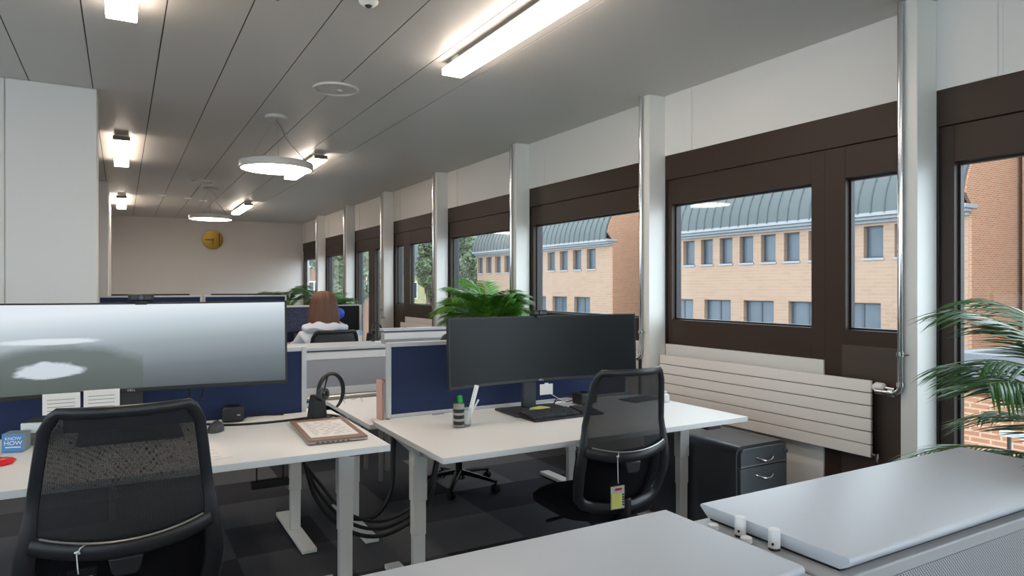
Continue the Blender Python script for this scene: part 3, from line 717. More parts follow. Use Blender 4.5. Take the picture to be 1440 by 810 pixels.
# tags hanging on the chairs' crossbars
def hang_tag(chair, info, u, label, sticker, dz=0):
    Z0_, Z1_, bp = info
    DZ = Matrix.Translation((0, 0, dz)); p = bp(u, .42); p = Vector((p.x, p.y-.030, p.z)); mw = Matrix.Translation(chair.location) @ Matrix.Rotation(chair.rotation_euler.z, 4, 'Z')
    loc = mw @ p
    t = thing('label_tag', label, 'tag', loc, chair.rotation_euler.z, 'hang tags on the chairs')
    m = MB(); m.tube([(0.02, .014, .012), (.008, 0, .01), (0, -.004, -.005), (0.002, -.004, -.10+dz), (.004, -.004, -.118+dz)], .0016, 6); m.tube([(-.004, -.002, .0), (.004, -.008, .004), (.006, 0, -.004)], .003, 6); m.build('string', 'white', t)
    m = MB(); m.box(-.045, .045, -.006, -.004, -.235, -.105); m.xf(DZ); m.build('sleeve', 'clear', t)
    m = MB(); m.box(-.036, .036, -.0038, -.0032, -.228, -.128) if sticker else m.box(-.036, .036, -.0038, -.0032, -.228, -.128); m.xf(DZ); m.build('card', 'paper', t)
    if sticker:
        m = MB(); m.box(-.033, .020, -.0075, -.0066, -.222, -.158); m.build('sticker', 'yellow', t)
        m = MB(); m.box(-.015, .020, -.0075, -.0066, -.146, -.137); m.build('red_mark', 'red', t)
        m = MB(); [m.box(.024, .032, -.0075, -.0066, -.215+i*.011, -.208+i*.011) for i in range(5)]; m.build('print', 'black', t)
    return t
hang_tag(cR, infoR, -.42, 'tag with yellow sticker and red mark hanging on the right chair', True)
hang_tag(cL, infoL, -.50, 'white card in a clear sleeve hanging on the left chair', False, .062)

# ================================================================== FOREGROUND SIDEBOARDS
def sideboard(x0, x1, y0, y1, z, label, near=True, posts=None):
    o = ((x0+x1)/2, (y0+y1)/2, 0); t = thing('sideboard', label, 'sideboard', o, group='pale grey sideboards')
    # lid: thick, with slanting knife edges on all sides
    c, T, s = .014, .028, .02
    m = MB()
    def ringz(ins, zz): return [(x0+ins, y0+ins, zz), (x1-ins, y0+ins, zz), (x1-ins, y1-ins, zz), (x0+ins, y1-ins, zz)]
    pr = [(y0+.022, z-T), (y0+.004, z-.0185)]
    for k in range(9): a = -PI*.72+k/8*PI*.72+0; pr.append((y0+.0095-.0095*math.cos(a+PI*.0)*1.0 if False else y0+.0095-.0095*math.sin(PI*.12+(k/8)*PI*.88), z-.0095-.0095*math.cos(PI*.12+(k/8)*PI*.88)*1.0+0))
    pr += [(y1-.004, z), (y1, z-.003), (y1-.001, z-.007), (y1-.026, z-T)]
    m.prism(pr, x0, x1, 'x')
    m.build('lid', 'greytop', t, origin=o)
    b0 = .012
    m = MB(); m.box(x0+.003, x1-.003, y0+.024, y1-.03, z-T-.006, z-T-.0005); m.build('painted_gap_shade', 'gasket', t, origin=o)  # black strip stands in for the shade in the gap under the lid
    zb = z-T-.006
    m = MB(); X0, X1, Y0, Y1 = x0-.048, x1+.048, y0-.004, y1-.012
    m.box(X0, X1, Y0, Y1, zb-.03, zb); m.box(X0, X0+.03, Y0, Y1, .05, zb-.03); m.box(X1-.03, X1, Y0, Y1, .05, zb-.03); m.box(X0, X1, Y0, Y1, .05, .09); m.box(X0+.03, X1-.03, Y1-.012, Y1-.002, .09, zb-.03)
    m.box(X0+.05, X1-.05, Y0+.05, Y1-.05, 0.0005, .05)
    m.build('body', 'greybody', t, bev=.004, origin=o)
    oo = (X0+.03, Y0+.002, .09)
    m = MB(); m.box(X0+.03, X1-.03, Y0+.002, Y0+.006, .09, zb-.03); m.build('perforated_panel', 'perf', t, smooth=False, origin=o)
    return t, zb
sbR, zb = sideboard(1.255, 2.46, .835, 1.238, .91, 'pale grey sideboard at the lower right corner')
sbL, zb = sideboard(-.06, 1.145, .855, 1.247, .91, 'pale grey sideboard at the bottom centre, beside the first')
# end strip between the two and round posts
for (x, y, hh, lab) in ((1.236, 1.094, .046, 'tall grey round post between the sideboards, the farther one'), (1.238, 1.002, .046, 'tall grey round post between the sideboards, the nearer one'),
                        (1.204, 1.147, .018, 'short grey round post between the sideboards, the farther one'), (1.206, 1.051, .018, 'short grey round post between the sideboards, the nearer one')):
    o = (x, y, zb-.0); t = thing('connector_post', lab, 'post', o, group='round posts between the sideboards')
    m = MB(); m.lathe([(0, hh), (.011, hh), (.0128, hh-.002), (.0128, .006), (0, .006)], (0, 0, 0), 28); m.build('cap', 'post', t)
    m = MB(); m.lathe([(0, .0059), (.0122, .0059), (.0122, .0002), (0, .0002)], (0, 0, 0), 28); m.build('ring', 'gasket', t)
    if hh > .03: m = MB(); m.cyl((-.0120, -.006, .016), (-.0135, -.0068, .016), .0028, 12); m.build('screw', 'gasket', t)

def back_cabinet(x0, x1, y0, y1, z, label):
    o = ((x0+x1)/2, (y0+y1)/2, 0); t = thing('low_cabinet', label, 'cabinet', o, group='grey cabinets behind the desks')
    m = MB(); m.box(x0, x1, y0, y1, z-.022, z); m.build('top', 'greytop', t, bev=.004, origin=o)
    m = MB(); m.box(x0+.01, x1-.01, y0+.012, y1-.01, z-.42, z-.03); m.build('body', 'greybody', t, origin=o)
    for lx in (x0+.05, x1-.05):
        for ly in (y0+.04, y1-.04): l = MB(); l.cyl((lx, ly, .0005), (lx, ly, z-.42), .018, 16); l.build('leg', 'steel', t, origin=o)
    m = MB(); m.box(x0+.02, x1-.02, y0+.012, y1-.02, z-.03, z-.022); m.build('gap_shade_strip', 'gasket', t, origin=o)  # dark strip drawn as the shade in the joint below the top
    xm = (x0+x1)/2
    for a, b in ((x0+.01, xm-.002), (xm+.002, x1-.01)):
        m = MB(); m.box(a, b, y0, y0+.012, z-.085, z-.038); m.box(a, b, y0, y0+.012, z-.335, z-.285); m.box(a, b, y0+.002, y0+.012, z-.415, z-.335)
        dr = m.build('door', 'post', t, bev=.001, origin=o); m = MB(); m.box(a, b, y0+.004, y0+.012, z-.284, z-.086); m.build('door_panel', 'greypanel', dr, origin=o)
back_cabinet(-.1, 1.735, 4.86, 5.30, 1.02, 'grey low cabinet on legs seen in the gap between the navy screens')
back_cabinet(1.775, 3.05, 5.1, 5.2, 1.125, 'taller grey cabinet behind the right desk and dark monitor')

# drawer pedestal
def pedestal():
    x0, x1, y0, y1, z = 2.93, 3.345, 2.62, 3.38, .57; o = ((x0+x1)/2, (y0+y1)/2, 0)
    t = thing('drawer_pedestal', 'dark graphite drawer pedestal under the right end of the right desk', 'drawer cabinet', o)
    r = .045; pts = [(x0, .025), (x1, .025)]
    for i in range(7): a = i/6*PI/2; pts.append((x1-r+r*math.cos(a), z-r+r*math.sin(a)))
    for i in range(7): a = PI/2+i/6*PI/2; pts.append((x0+r+r*math.cos(a), z-r+r*math.sin(a)))
    m = MB(); m.prism(pts, y0+.004, y1, 'y'); m.build('body', 'ped', t, origin=o)
    q = .018
    def front(za, zb_, top=False):
        m = MB()
        if top:
            rr = r-q*.6; P = [(x0+q, za), (x1-q, za)]
            for i in range(6): a = i/5*PI/2; P.append((x1-q-rr+rr*math.cos(a), zb_-rr+rr*math.sin(a)))
            for i in range(6): a = PI/2+i/5*PI/2; P.append((x0+q+rr+rr*math.cos(a), zb_-rr+rr*math.sin(a)))
            m.prism(P, y0-.014, y0+.003, 'y')
        else: m.box(x0+q, x1-q, y0-.014, y0+.003, za, zb_)
        d = m.build('drawer', 'pedf', t, bev=.003, origin=o)
        s = MB(); s.box(x0+q, x1-q, y0-.017, y0-.0145, za, za+.008); s.build('edge_strip', 'alu', d, origin=o)
        zc = zb_-.045 if not top else zb_-.055; xc = (x0+x1)/2
        h = MB(); pp = []
        for i in range(13):
            a = i/12; pp.append((xc-.065+.13*a, y0-.014-.030*math.sin(a*PI)**.6, zc-.018*math.sin(a*PI)))
        h.tube(pp, .0055, 10, flat=.8); h.build('handle', 'chrome', d, origin=o)
        return d
    d = front(.455, z-.016, True); front(.30, .447); front(.055, .292)
    k = MB(); k.cyl((x1-.045, y0-.0145, .515), (x1-.045, y0-.026, .515), .011, 20); k.box(x1-.048, x1-.042, y0-.040, y0-.026, .506, .524); k.build('lock', 'chrome', t, origin=o)
    for sx in (x0+.05, x1-.05):
        for sy in (y0+.06, y1-.06):
            c = MB(); c.cyl((sx-.012, sy, .0135), (sx+.012, sy, .0135), .013, 16); c.build('caster', 'rubber', t, origin=o)
pedestal()
m = MB(); m.box(2.72, 2.76, 2.7, 3.3, .0, .0)
m.bm.free()

# ================================================================== THINGS ON THE RIGHT DESK (z=.75)
zR, zL = .75, .83
t = thing('pen_cup', 'clear ribbed pen cup with dark bands on the right desk', 'pen cup', (1.475, 3.085, zR))
m = MB(); m.lathe([(0, .002), (.046, .002), (.048, .005), (.048, .095), (.045, .095), (.045, .006), (0, .006)], (0.012, .01, 0), 32); m.build('cup', 'clear', t)
m = MB(); m.lathe([(0, .007), (.026, .007), (.027, .012), (.027, .118), (.025, .120), (0, .120)], (-.014, -.012, 0), 28); m.build('container', 'steel', t)
for i in range(3): m = MB(); m.lathe([(.0272, .016+.030*i), (.0278, .018+.030*i), (.0278, .032+.030*i), (.0272, .034+.030*i)], (-.014, -.012, 0), 28); m.build('band', 'black', t)
def pen(p, q, r, mat_, label, cap=None, name='pen'):
    t = thing(name, label, 'pen', p, group='pens in the cup')
    p, q = Vector(p), Vector(q); o = p
    m = MB(); m.tube([p, p+(q-p)*.72], r, 12); m.build('barrel', mat_, t, origin=o)
    m = MB(); m.tube([p+(q-p)*.721, p+(q-p)*.97, q], [r*1.12, r*1.08, r*.8], 12); m.build('cap', cap or mat_, t, origin=o)
pen((1.500, 3.12, zR+.008), (1.492, 3.13, zR+.150), .013, 'white', 'thick marker with bright green cap in the pen cup', 'green', 'marker')
pen((1.515, 3.105, zR+.008), (1.585, 3.10, zR+.125), .004, 'white', 'thin white pen leaning right in the pen cup')
pen((1.482, 3.128, zR+.008), (1.466, 3.140, zR+.138), .0045, 'black', 'thin black pen at the back left of the pen cup')
t = thing('folding_ruler', 'white paper strip ruler sticking up from the pen cup', 'ruler', (1.51, 3.08, zR+.01))
m = MB(); m.box(-.012, .012, -.0015, .0015, 0, .20); m.xf(Matrix.Rotation(R(16), 4, 'Y')); m.build('blade', 'white', t)
m = MB(); [m.box(-.011, -.004 if i % 5 else 0, -.0019, -.0016, .10+i*.008, .101+i*.008) for i in range(11)]; m.xf(Matrix.Rotation(R(16), 4, 'Y')); m.build('marks', 'dkgrey', t)
# keyboard(s)
t = thing('keyboard', 'black keyboard in front of the dark wide monitor', 'keyboard', (2.075, 3.07, zR), R(1))
m = MB(); m.prism([(-.235, .003), (-.235, .010), (.06, .012), (.075, .024), (.085, .024), (.085, .003)], 0, 0, 'x'); m.bm.free()
m = MB(); m.prism([(-.085, .001), (-.085, .012), (-.02, .016), (.075, .028), (.085, .024), (.085, .001)], -.225, .225, 'x'); m.build('body', 'black', t, bev=.003)
m = MB()
for r_ in range(6):
    yy = -.050+r_*.0215; zz = .0165+(yy+.05)*.11
    for c_ in range(20):
        if 14 == c_ or c_ == 18 and r_ == 5: continue
        m.box(-.215+c_*.0215+.001, -.215+c_*.0215+.0195, yy, yy+.018, zz-.004, zz+.006)
m.build('keys', 'dkgrey', t, bev=.001)
t = thing('post_it_block', 'pad of pale yellow sticky notes on the dark monitor base', 'sticky notes', (2.02, 3.20, zR+.0145), R(20))
m = MB(); m.box(-.05, .05, -.035, .035, 0, .012); m.build('notes', 'yellow', t); m = MB(); m.box(-.049, .049, -.034, .034, .0122, .016); m.xf(Matrix.Rotation(R(3), 4, 'Z')); m.build('top_note', 'yellow', t)
def dock(x, y, z, w, rz, label):
    t = thing('docking_station', label, 'docking station', (x, y, z), rz, 'black docking stations')
    m = MB(); m.box(-w/2, w/2, -.045, .045, .002, .068); m.build('case', 'black', t, bev=.010, seg=4)
    m = MB(); m.cyl((0, 0, .0682), (0, 0, .071), .03, 28); m.build('top_button', 'blackg', t)
    m = MB(); m.box(w*.18, w*.32, -.0462, -.0450, .03, .036); m.build('port', 'steel', t)
dock(2.42, 3.33, zR, .13, R(8), 'black docking station beside the right chair back')
dock(.45, 3.38, zL, .095, R(-8), 'black docking station on the left desk behind the mouse')
t = thing('note_card', 'white card stuck below the dark monitor', 'card', (2.03, 3.15, .905))
m = MB(); m.box(-.042, .042, 0, .0012, -.046, .012); m.build('card', 'paper', t); m = MB(); m.box(-.012, .012, -.001, .0, .006, .018); m.build('tape', 'white', t)
def cable(name, pts, r, label, matn='cable', group=None, sub=6):
    # smooth curve through pts
    P = [Vector(p) for p in pts]; Q = []
    for i in range(len(P)-1):
        p0, p1, p2, p3 = P[max(i-1, 0)], P[i], P[i+1], P[min(i+2, len(P)-1)]
        for k in range(sub):
            s_ = k/sub; Q.append(.5*((2*p1)+(p2-p0)*s_+(2*p0-5*p1+4*p2-p3)*s_*s_+(3*p1-p0-3*p2+p3)*s_**3))
    Q.append(P[-1]); m = MB(); m.tube(Q, r, 8); o = tuple(P[0]); ob = m.build(name, matn, origin=o); return tag(ob, label, 'cable', group)
cable('cable', [(2.06, 3.19, .88), (2.14, 3.26, .835), (2.24, 3.22, .775), (2.30, 3.12, .753), (2.33, 3.10, .753)], .002, 'thin white cable curving from the dark monitor to the desk', 'white')
cable('cable', [(2.18, 3.30, .754), (2.22, 3.34, .79), (2.28, 3.33, .80), (2.36, 3.34, .785)], .0035, 'black cable looping from the monitor base to the docking station')
cable('cable', [(2.20, 3.36, .754), (2.26, 3.38, .775), (2.31, 3.36, .765), (2.37, 3.36, .775)], .0035, 'lower black cable beside the docking station')
t = thing('white_bottle', 'small white bottle standing at the right end of the right desk', 'bottle', (2.875, 3.13, zR))
m = MB(); m.lathe([(0, .001), (.027, .001), (.029, .004), (.029, .034), (.026, .044), (.014, .050), (.012, .054)], (0, 0, 0), 28); m.build('bottle_body', 'white', t)
m = MB(); m.lathe([(.013, .0545), (.014, .064), (.010, .066), (0, .066)], (0, 0, 0), 20); m.cyl((.0, -.004, .06), (.0, -.02, .062), .004, 8); m.build('cap', 'white', t)
t = thing('tablet', 'thin dark tablet lying at the back right of the right desk', 'tablet', (2.80, 3.27, zR), R(8))
m = MB(); m.box(-.12, .12, -.07, .07, .001, .008); m.build('case', 'dkgrey', t, bev=.002); m = MB(); m.box(-.112, .112, -.062, .062, .0082, .0088); m.build('display', 'screen_off', t)

# ================================================================== THINGS ON THE LEFT DESK (z=.83)
t = thing('laptop', 'closed silver laptop at the right end of the left desk', 'laptop', (.762, 2.915, zL), R(-3))
m = MB(); m.box(-.118, .118, -.225, .225, .003, .013); m.build('base', 'laptop', t, bev=.003); m = MB(); m.box(-.118, .118, -.225, .225, .0135, .019); m.build('lid', 'woodbr', t, bev=.002)
m = MB(); [m.box(-.118+.02*i+.03, -.118+.02*i+.042, -.2262, -.2248, .006, .010) for i in range(7)]; m.build('port', 'black', t)
t = thing('printed_sheets', 'printed paper sheets lying on the closed laptop', 'paper', (.758, 2.90, zL+.0195), R(-3))
m = MB(); m.box(-.095, .095, -.165, .175, 0, .0015); m.build('sheet', 'paper', t)
m = MB(); random.seed(3)
for i in range(16):
    y = -.13+i*.019; x = -.075
    while x < .06:
        l = random.uniform(.01, .035); m.box(x, min(x+l, .08), y, y+.002, .0016, .0018); x += l+random.uniform(.008, .03)
m.build('print', 'dkgrey', t)
def headset(loc, rz, label, s=1.0):
    t = thing('headset', label, 'headset', loc, rz, 'black headsets')
    m = MB(); m.prism([(-.045, .001), (.045, .001), (.030, .09), (.022, .115), (-.022, .115), (-.030, .09)], -.022, .022, 'y'); m.box(-.05, .06, -.04, .04, .001, .008); m.build('stand', 'black', t, bev=.003)
    # headband arc leaning right
    pts = []
    for i in range(25):
        a = R(200-i*260/24); pts.append((.085+.080*math.cos(a), 0, .115+.088*math.sin(a)))
    m = MB(); m.tube(pts, [.0055+.0035*math.sin(i/24*PI) for i in range(25)], 10, flat=1.6, up=(0, 1, 0)); m.build('headband', 'black', t)
    for (x, y, z) in ((.006, -.034, .118), (.035, .030, .06)):
        m = MB(); m.tube([(x, y-.012, z), (x, y-.010, z), (x, y+.010, z), (x, y+.014, z)], [.022, .030, .030, .024], 28); e = m.build('ear_cup', 'dkgrey', t)
        m = MB(); m.tube([(x, y-.0135, z), (x, y-.0122, z)], [.016, .019], 24); m.build('cap', 'blackg', e)
    m = MB(); m.tube([(.0, -.046, .13), (.006, -.05, .165), (.018, -.05, .205)], [.004, .0035, .006], 8); m.build('microphone', 'black', t)
    return t
headset((.80, 3.235, zL), R(28), 'black headset on its stand beside the laptop on the left desk')
headset((2.165, 6.62, .88), R(28), 'small far black headset right of the seated person')
t = thing('mouse', 'dark grey mouse right of the left chair back', 'mouse', (.352, 3.17, zL), R(70))
m = MB()
def mo(u, v):
    a = u*2*PI; r_ = math.sin(v*PI/2); return Vector((.058*r_*math.cos(a)*(1+.08*math.sin(a)), .032*r_*math.sin(a), .002+.038*math.cos(v*PI/2)**.8*(1+.25*math.cos(a)*r_)))
m.grid(mo, 28, 8); bmesh.ops.remove_doubles(m.bm, verts=m.bm.verts, dist=.0002); m.build('body', 'dkgrey', t)
m = MB(); m.cyl((.03, -.003, .036), (.03, .003, .036), .008, 14); m.build('scroll_wheel', 'rubber', t)
t = thing('paper_sheet', 'loose white sheet half hidden by the left chair back', 'paper', (.235, 2.80, zL), R(5))
m = MB(); m.box(-.105, .105, -.15, .15, .0006, .0014); m.build('sheet', 'paper', t)
m = MB(); [m.box(-.08, .07-.03*(i % 3), -.12+i*.02, -.118+i*.02, .0015, .0017) for i in range(12)]; m.build('print', 'dkgrey', t)
t = thing('picture_cube', 'small blue cube box with white KNOW HOW lettering', 'box', (-.346, 3.175, zL), R(-14))
m = MB(); m.box(-.035, .035, -.035, .035, .001, .070, 0)
m.bm.normal_update(); bmesh.ops.recalc_face_normals(m.bm, faces=m.bm.faces)
for f in m.bm.faces:
    if f.normal.y < -.5 : f.material_index = 1
m.build('box', ['bluegr', 'blue'], t, bev=.0015)
lettering('lettering', 'KNOW', .0155, 'white', t, (0.002, -.0354, .052), (R(90), 0, 0), sx=1.05)
lettering('lettering', 'HOW', .022, 'white', t, (0.002, -.0354, .035), (R(90), 0, 0), sx=1.05)
m = MB(); m.box(-.024, .028, -.0358, -.0350, .018, .022); m.build('underline', 'white', t)
for i, (z_, mt, lab) in enumerate(((0, 'steel', 'grey metal box under the white one behind the blue cube'), (.046, 'white', 'white box stacked on the grey metal box'))):
    t = thing('storage_box', lab, 'box', (-.275, 3.30, zL+z_), R(-14), 'small boxes stacked behind the blue cube')
    m = MB(); m.box(-.055, .055, -.06, .06, .001, .042); m.build('box_body', mt, t, bev=.004)
    m = MB(); m.box(-.052, .052, -.057, .057, .0422, .0455); m.build('lid', 'dkgrey' if i else 'steel', t, bev=.001)
t = thing('chilli_pepper', 'glossy red chilli pepper with green stalk at the left frame edge', 'pepper', (-.375, 2.93, zL+.013), R(18))
m = MB(); m.tube([(-.09, .012, 0), (-.06, .008, 0), (-.02, 0, 0), (.02, -.004, 0), (.045, 0, 0), (.056, .004, 0)], [.002, .007, .012, .014, .011, .003], 14); m.build('pod', 'red', t)
m = MB(); m.tube([(-.03, .010, .009), (.0, .008, .013), (.035, .006, .010)], [.004, .005, .002], 8); m.build('stalk', 'pgreen', t)
t = thing('note_card', 'left of two white note cards stuck under the lit monitor', 'card', (-.196, 3.13, 1.03), 0, 'cards under the lit monitor')
m = MB(); m.box(-.065, .057, 0, .0012, -.068, .012); m.build('card', 'paper', t); m = MB(); [m.box(-.05, .04, -.0004, -.0001, -.055+i*.014, -.053+i*.014) for i in range(4)]; m.build('print', 'lamp_dark', t)
t = dup(t, (-.063, 3.127, 1.035), 0, 'right of two white note cards stuck under the lit monitor')
cable('cable', [(.335, 3.33, .834), (.40, 3.27, .834), (.50, 3.24, .834), (.62, 3.235, .834), (.76, 3.25, .835), (.85, 3.28, .835), (.90, 3.20, .835), (.86, 3.13, .835)], .006, 'thick black cable lying across the left desk to the headset')
cable('cable', [(.50, 3.40, .834), (.55, 3.40, .85), (.60, 3.42, .836), (.68, 3.40, .834)], .0025, 'thin cable behind the docking station on the left desk')
for i, dx in enumerate((0, .05)):
    cable('cable', [(.15+dx, 3.33, 1.06), (.19+dx, 3.34, 1.02), (.24+dx*1.5, 3.36, 1.03), (.27+dx, 3.38, .96), (.25, 3.40, .84)], .004, ['black cable hanging behind the lit monitor, left strand', 'black cable hanging behind the lit monitor, right strand'][i])
m = MB(); m.tube([(.09, 3.34, 1.02), (.09, 3.36, 1.02)], [.045, .045], 24); m.bm.free()
# things under the desks
t = thing('power_strip', 'black power strip hanging under the left desk', 'power strip', (.61, 3.36, .505), R(0))
m = MB(); m.box(-.085, .085, -.02, .02, 0, .036); m.build('strip_body', 'black', t, bev=.004)
m = MB(); m.cyl((.06, 0, .036), (.06, 0, .21), .004, 8); m.cyl((-.06, 0, .036), (-.06, 0, .21), .004, 8); m.build('hanger', 'black', t)
for i, dz in enumerate((0, .035, .07)):
    cable('cable', [(.70+.01*i, 3.35, .79), (.76, 3.33, .62), (.82+.01*i, 3.32, .42+dz), (.96, 3.28, .26+dz*1.2), (1.14, 3.24, .22+dz), (1.33, 3.2, .33+dz), (1.42, 3.26, .50+dz), (1.45, 3.30, .66)], .010-.001*i,
          ['lowest thick black cable sagging between the two front desks', 'middle black cable sagging between the two front desks', 'upper black cable sagging between the two front desks'][i])
cable('cable', [(.98, 3.34, .30), (1.10, 3.30, .30), (1.18, 3.28, .42), (1.20, 3.30, .60), (1.22, 3.33, .715)], .012, 'thick black cable rising to the left corner of the right desk')
t = thing('control_box', 'black desk control box under the right end of the left desk', 'control box', (.85, 2.70, .77))
m = MB(); m.box(-.06, .04, -.02, .06, .0, .03); m.build('case', 'black', t, bev=.006); m = MB(); m.box(-.05, .03, -.0215, -.0205, .008, .02); m.build('buttons', 'dkgrey', t)
t = thing('hand_control', 'small dark height switch under the right end of the right desk', 'switch', (2.72, 2.60, .69))
m = MB(); m.box(-.05, .05, -.02, .06, .008, .033); m.build('case', 'dkgrey', t, bev=.006); m = MB(); m.box(-.04, .04, -.0215, -.0205, .014, .026); m.build('buttons', 'black', t)
# things on the desk behind
for i in range(5):
    t = thing('paper_folder', ['leftmost of five upright pink folders beside the right navy screen', 'second from left of five upright pink folders', 'middle of five upright pink folders', 'second from right of five upright pink folders', 'rightmost of five upright pink folders beside the right navy screen'][i], 'folder', (1.236+i*.010, 3.60, .72), R(4), 'pink folders standing in the gap')
    m = MB(); m.box(-.004, .0045, -.03, .05, .001, .22-.012*(i % 3)); m.build('cover', ['pink', 'paper', 'pink', 'woodbr', 'pink'][i], t, bev=.001)
t = thing('eyeglasses', 'thin wire eyeglasses lying behind the gap on the far desk rail', 'glasses', (1.27, 4.33, .72))
m = MB()
for s in (-1, 1): m.tube([(s*.035+.024*math.cos(a*PI/8), 0, .022+.018*math.sin(a*PI/8)) for a in range(16)], .0015, 6, closed=True)
m.tube([(-.011, 0, .026), (0, 0, .03), (.011, 0, .026)], .0015, 6); m.build('rim', 'steel', t)
for s in (-1, 1): m = MB(); m.tube([(s*.059, 0, .03), (s*.059, -.09, .02), (s*.055, -.12, .003)], .0015, 6); m.build('temple', 'steel', t)

# ================================================================== PERSON'S DESK THINGS
t = thing('drink_can', 'pale blue drink can right of the seated person', 'can', (2.02, 6.52, .88))
m = MB(); m.lathe([(0, .001), (.024, .001), (.030, .008), (.030, .135), (.025, .148), (.025, .150), (0, .149)], (0, 0, 0), 28); m.build('can_body', 'canm', t)
m = MB(); m.lathe([(.0303, .04), (.0303, .10)], (0, 0, 0), 28); m.build('band', 'white', t)
t = thing('blue_ball', 'bright blue round ball beside the seated person head, on a stand', 'ball', (1.87, 6.70, .88))
m = MB(); m.lathe([(.055*math.sin(i/12*PI), .31-.055*math.cos(i/12*PI)) for i in range(13)], (0, 0, 0), 24); m.build('ball', 'bluego', t); m = MB(); m.lathe([(0, .001), (.05, .001), (.05, .008), (.01, .012), (.008, .256)], (0, 0, 0), 20); m.build('stand', 'black', t)
# ================================================================== PERSON
def skin_body(name, verts, edges, radii, matn, parent=None, sub=2, loc=(0, 0, 0)):
    me = bpy.data.meshes.new(name); me.from_pydata(verts, edges, []); o = bpy.data.objects.new(name, me); C.objects.link(o)
    md = o.modifiers.new('skin', 'SKIN'); md.use_smooth_shade = True
    for i, r_ in enumerate(radii):
        me.skin_vertices[0].data[i].radius = r_ if isinstance(r_, tuple) else (r_, r_)
        me.skin_vertices[0].data[i].use_root = (i == 0)
    s_ = o.modifiers.new('sub', 'SUBSURF'); s_.levels = sub; s_.render_levels = sub
    dg = bpy.context.evaluated_depsgraph_get(); m2 = bpy.data.meshes.new_from_object(o.evaluated_get(dg)); bpy.data.objects.remove(o)
    m2.materials.clear(); m2.materials.append(M[matn]); m2.shade_smooth()
    o = bpy.data.objects.new(name, m2); C.objects.link(o); o.location = loc
    if parent: o.parent = parent
    return o
def person():
    o0 = (1.56, 6.07, 0)
    t = thing('person', 'person with shoulder-length brown hair in a pale grey hoodie, seated facing away', 'person', o0)
    sh = .10   # seat offset
    V = [(0, -.04, .56), (0, -.05, .70), (0, -.07, .88), (0, -.06, 1.02), (0, -.03, 1.10), (0, 0, 1.17), (0, .01, 1.24), (0, .015, 1.33)]
    Rr = [(.15, .12), (.13, .11), (.155, .11), (.13, .10), (.06, .06), (.055, .055), (.078, .088), (.066, .08)]
    E_ = [(i, i+1) for i in range(7)]
    def add(p, r, frm): V.append(p); Rr.append(r); E_.append((frm, len(V)-1)); return len(V)-1
    for s in (-1, 1):
        a = add((s*.17, -.05, 1.02), .058, 3); b = add((s*.225, .02, .90), .046, a); c = add((s*.24, .09, .80), .040, b) if False else add((s*.25, .10, .82), .040, b)
        d = add((s*.20, .28, .93), .032, c); e = add((s*.185, .34, .935), .026, d); p = add((s*.18, .39, .93), (.038, .018), e)
        for k, (dx, l) in enumerate(((-.03, .06), (-.01, .075), (.01, .08), (.03, .065))):
            f1 = add((s*.18+dx, .43, .928), .009, p); f2 = add((s*.18+dx*1.1, .43+l*.5, .922), .008, f1); add((s*.18+dx*1.1, .43+l, .905), .007, f2)
        th = add((s*.18-s*.045, .40, .925), .010, p); add((s*.18-s*.06, .43, .915), .008, th)
        h = add((s*.10, .05, .54), .085, 0); k_ = add((s*.13, .42, .54), .062, h); an = add((s*.13, .40, .10), .04, k_); ft = add((s*.135, .46, .045), .038, an); add((s*.14, .58, .035), .03, ft)
    b = skin_body('body', V, E_, Rr, 'skin', t)
    # hoodie: loose torso, hood and sleeves
    V2 = [(0, -.05, .60), (0, -.06, .74), (0, -.08, .90), (0, -.075, 1.02), (0, -.05, 1.085), (0, -.03, 1.115)]
    R2 = [(.185, .15), (.175, .145), (.19, .14), (.165, .125), (.10, .09), (.075, .075)]
    E2 = [(i, i+1) for i in range(5)]
    def add2(p, r, frm): V2.append(p); R2.append(r); E2.append((frm, len(V2)-1)); return len(V2)-1
    for s in (-1, 1):
        a = add2((s*.185, -.06, 1.01), .078, 3); bb = add2((s*.24, .02, .89), .066, a); c = add2((s*.262, .10, .82), .060, bb); add2((s*.205, .27, .93), .043, c)
    skin_body('hoodie', V2, E2, R2, 'hood', t)
    m = MB()
    def hd(u, v):
        a = (u-.5)*R(230)-PI/2; rr = .095+.055*math.sin(v*PI); return Vector((rr*1.35*math.cos(a), -.045+rr*math.sin(a)*1.05, 1.035+.105*v+.008*math.sin(u*23)+.006*math.sin(v*11+u*9)))
    m.grid(hd, 30, 10); h = m.build('hood', 'hood', t); md = h.modifiers.new('solid', 'SOLIDIFY'); md.thickness = .018
    # trousers
    V3 = [(0, -.04, .56)]; R3 = [(.165, .13)]; E3 = []
    for s in (-1, 1):
        i = len(V3); V3 += [(s*.10, .05, .54), (s*.13, .43, .545), (s*.13, .40, .14)]; R3 += [.096, .075, .058]; E3 += [(0, i), (i, i+1), (i+1, i+2)]
    skin_body('trousers', V3, E3, R3, 'denim', t)
    # hair: a smooth bob, fuller at the ends, open over the face
    m = MB()
    def hair(u, v):
        a = PI/2+R(48)+(2*PI-R(96))*u; z = 1.425-.30*v
        if v < .4: rr = .118*math.sin(max(.02, v/.4)*PI/2)**.75; zz = 1.418-.105*(1-math.cos(v/.4*PI/2))
        else: q = (v-.4)/.6; rr = .118+.022*math.sin(q*PI*.62); zz = 1.313-.205*q+.012*math.sin(u*19)*q
        wob = .003*math.sin(u*70+v*6)+.002*math.sin(u*131)
        return Vector(((rr+wob)*math.cos(a)*.96, .012+(rr+wob)*math.sin(a)*.98-.01*v, zz))
    m.grid(hair, 72, 20); h = m.build('hair', 'hair', t); md = h.modifiers.new('solid', 'SOLIDIFY'); md.thickness = .012
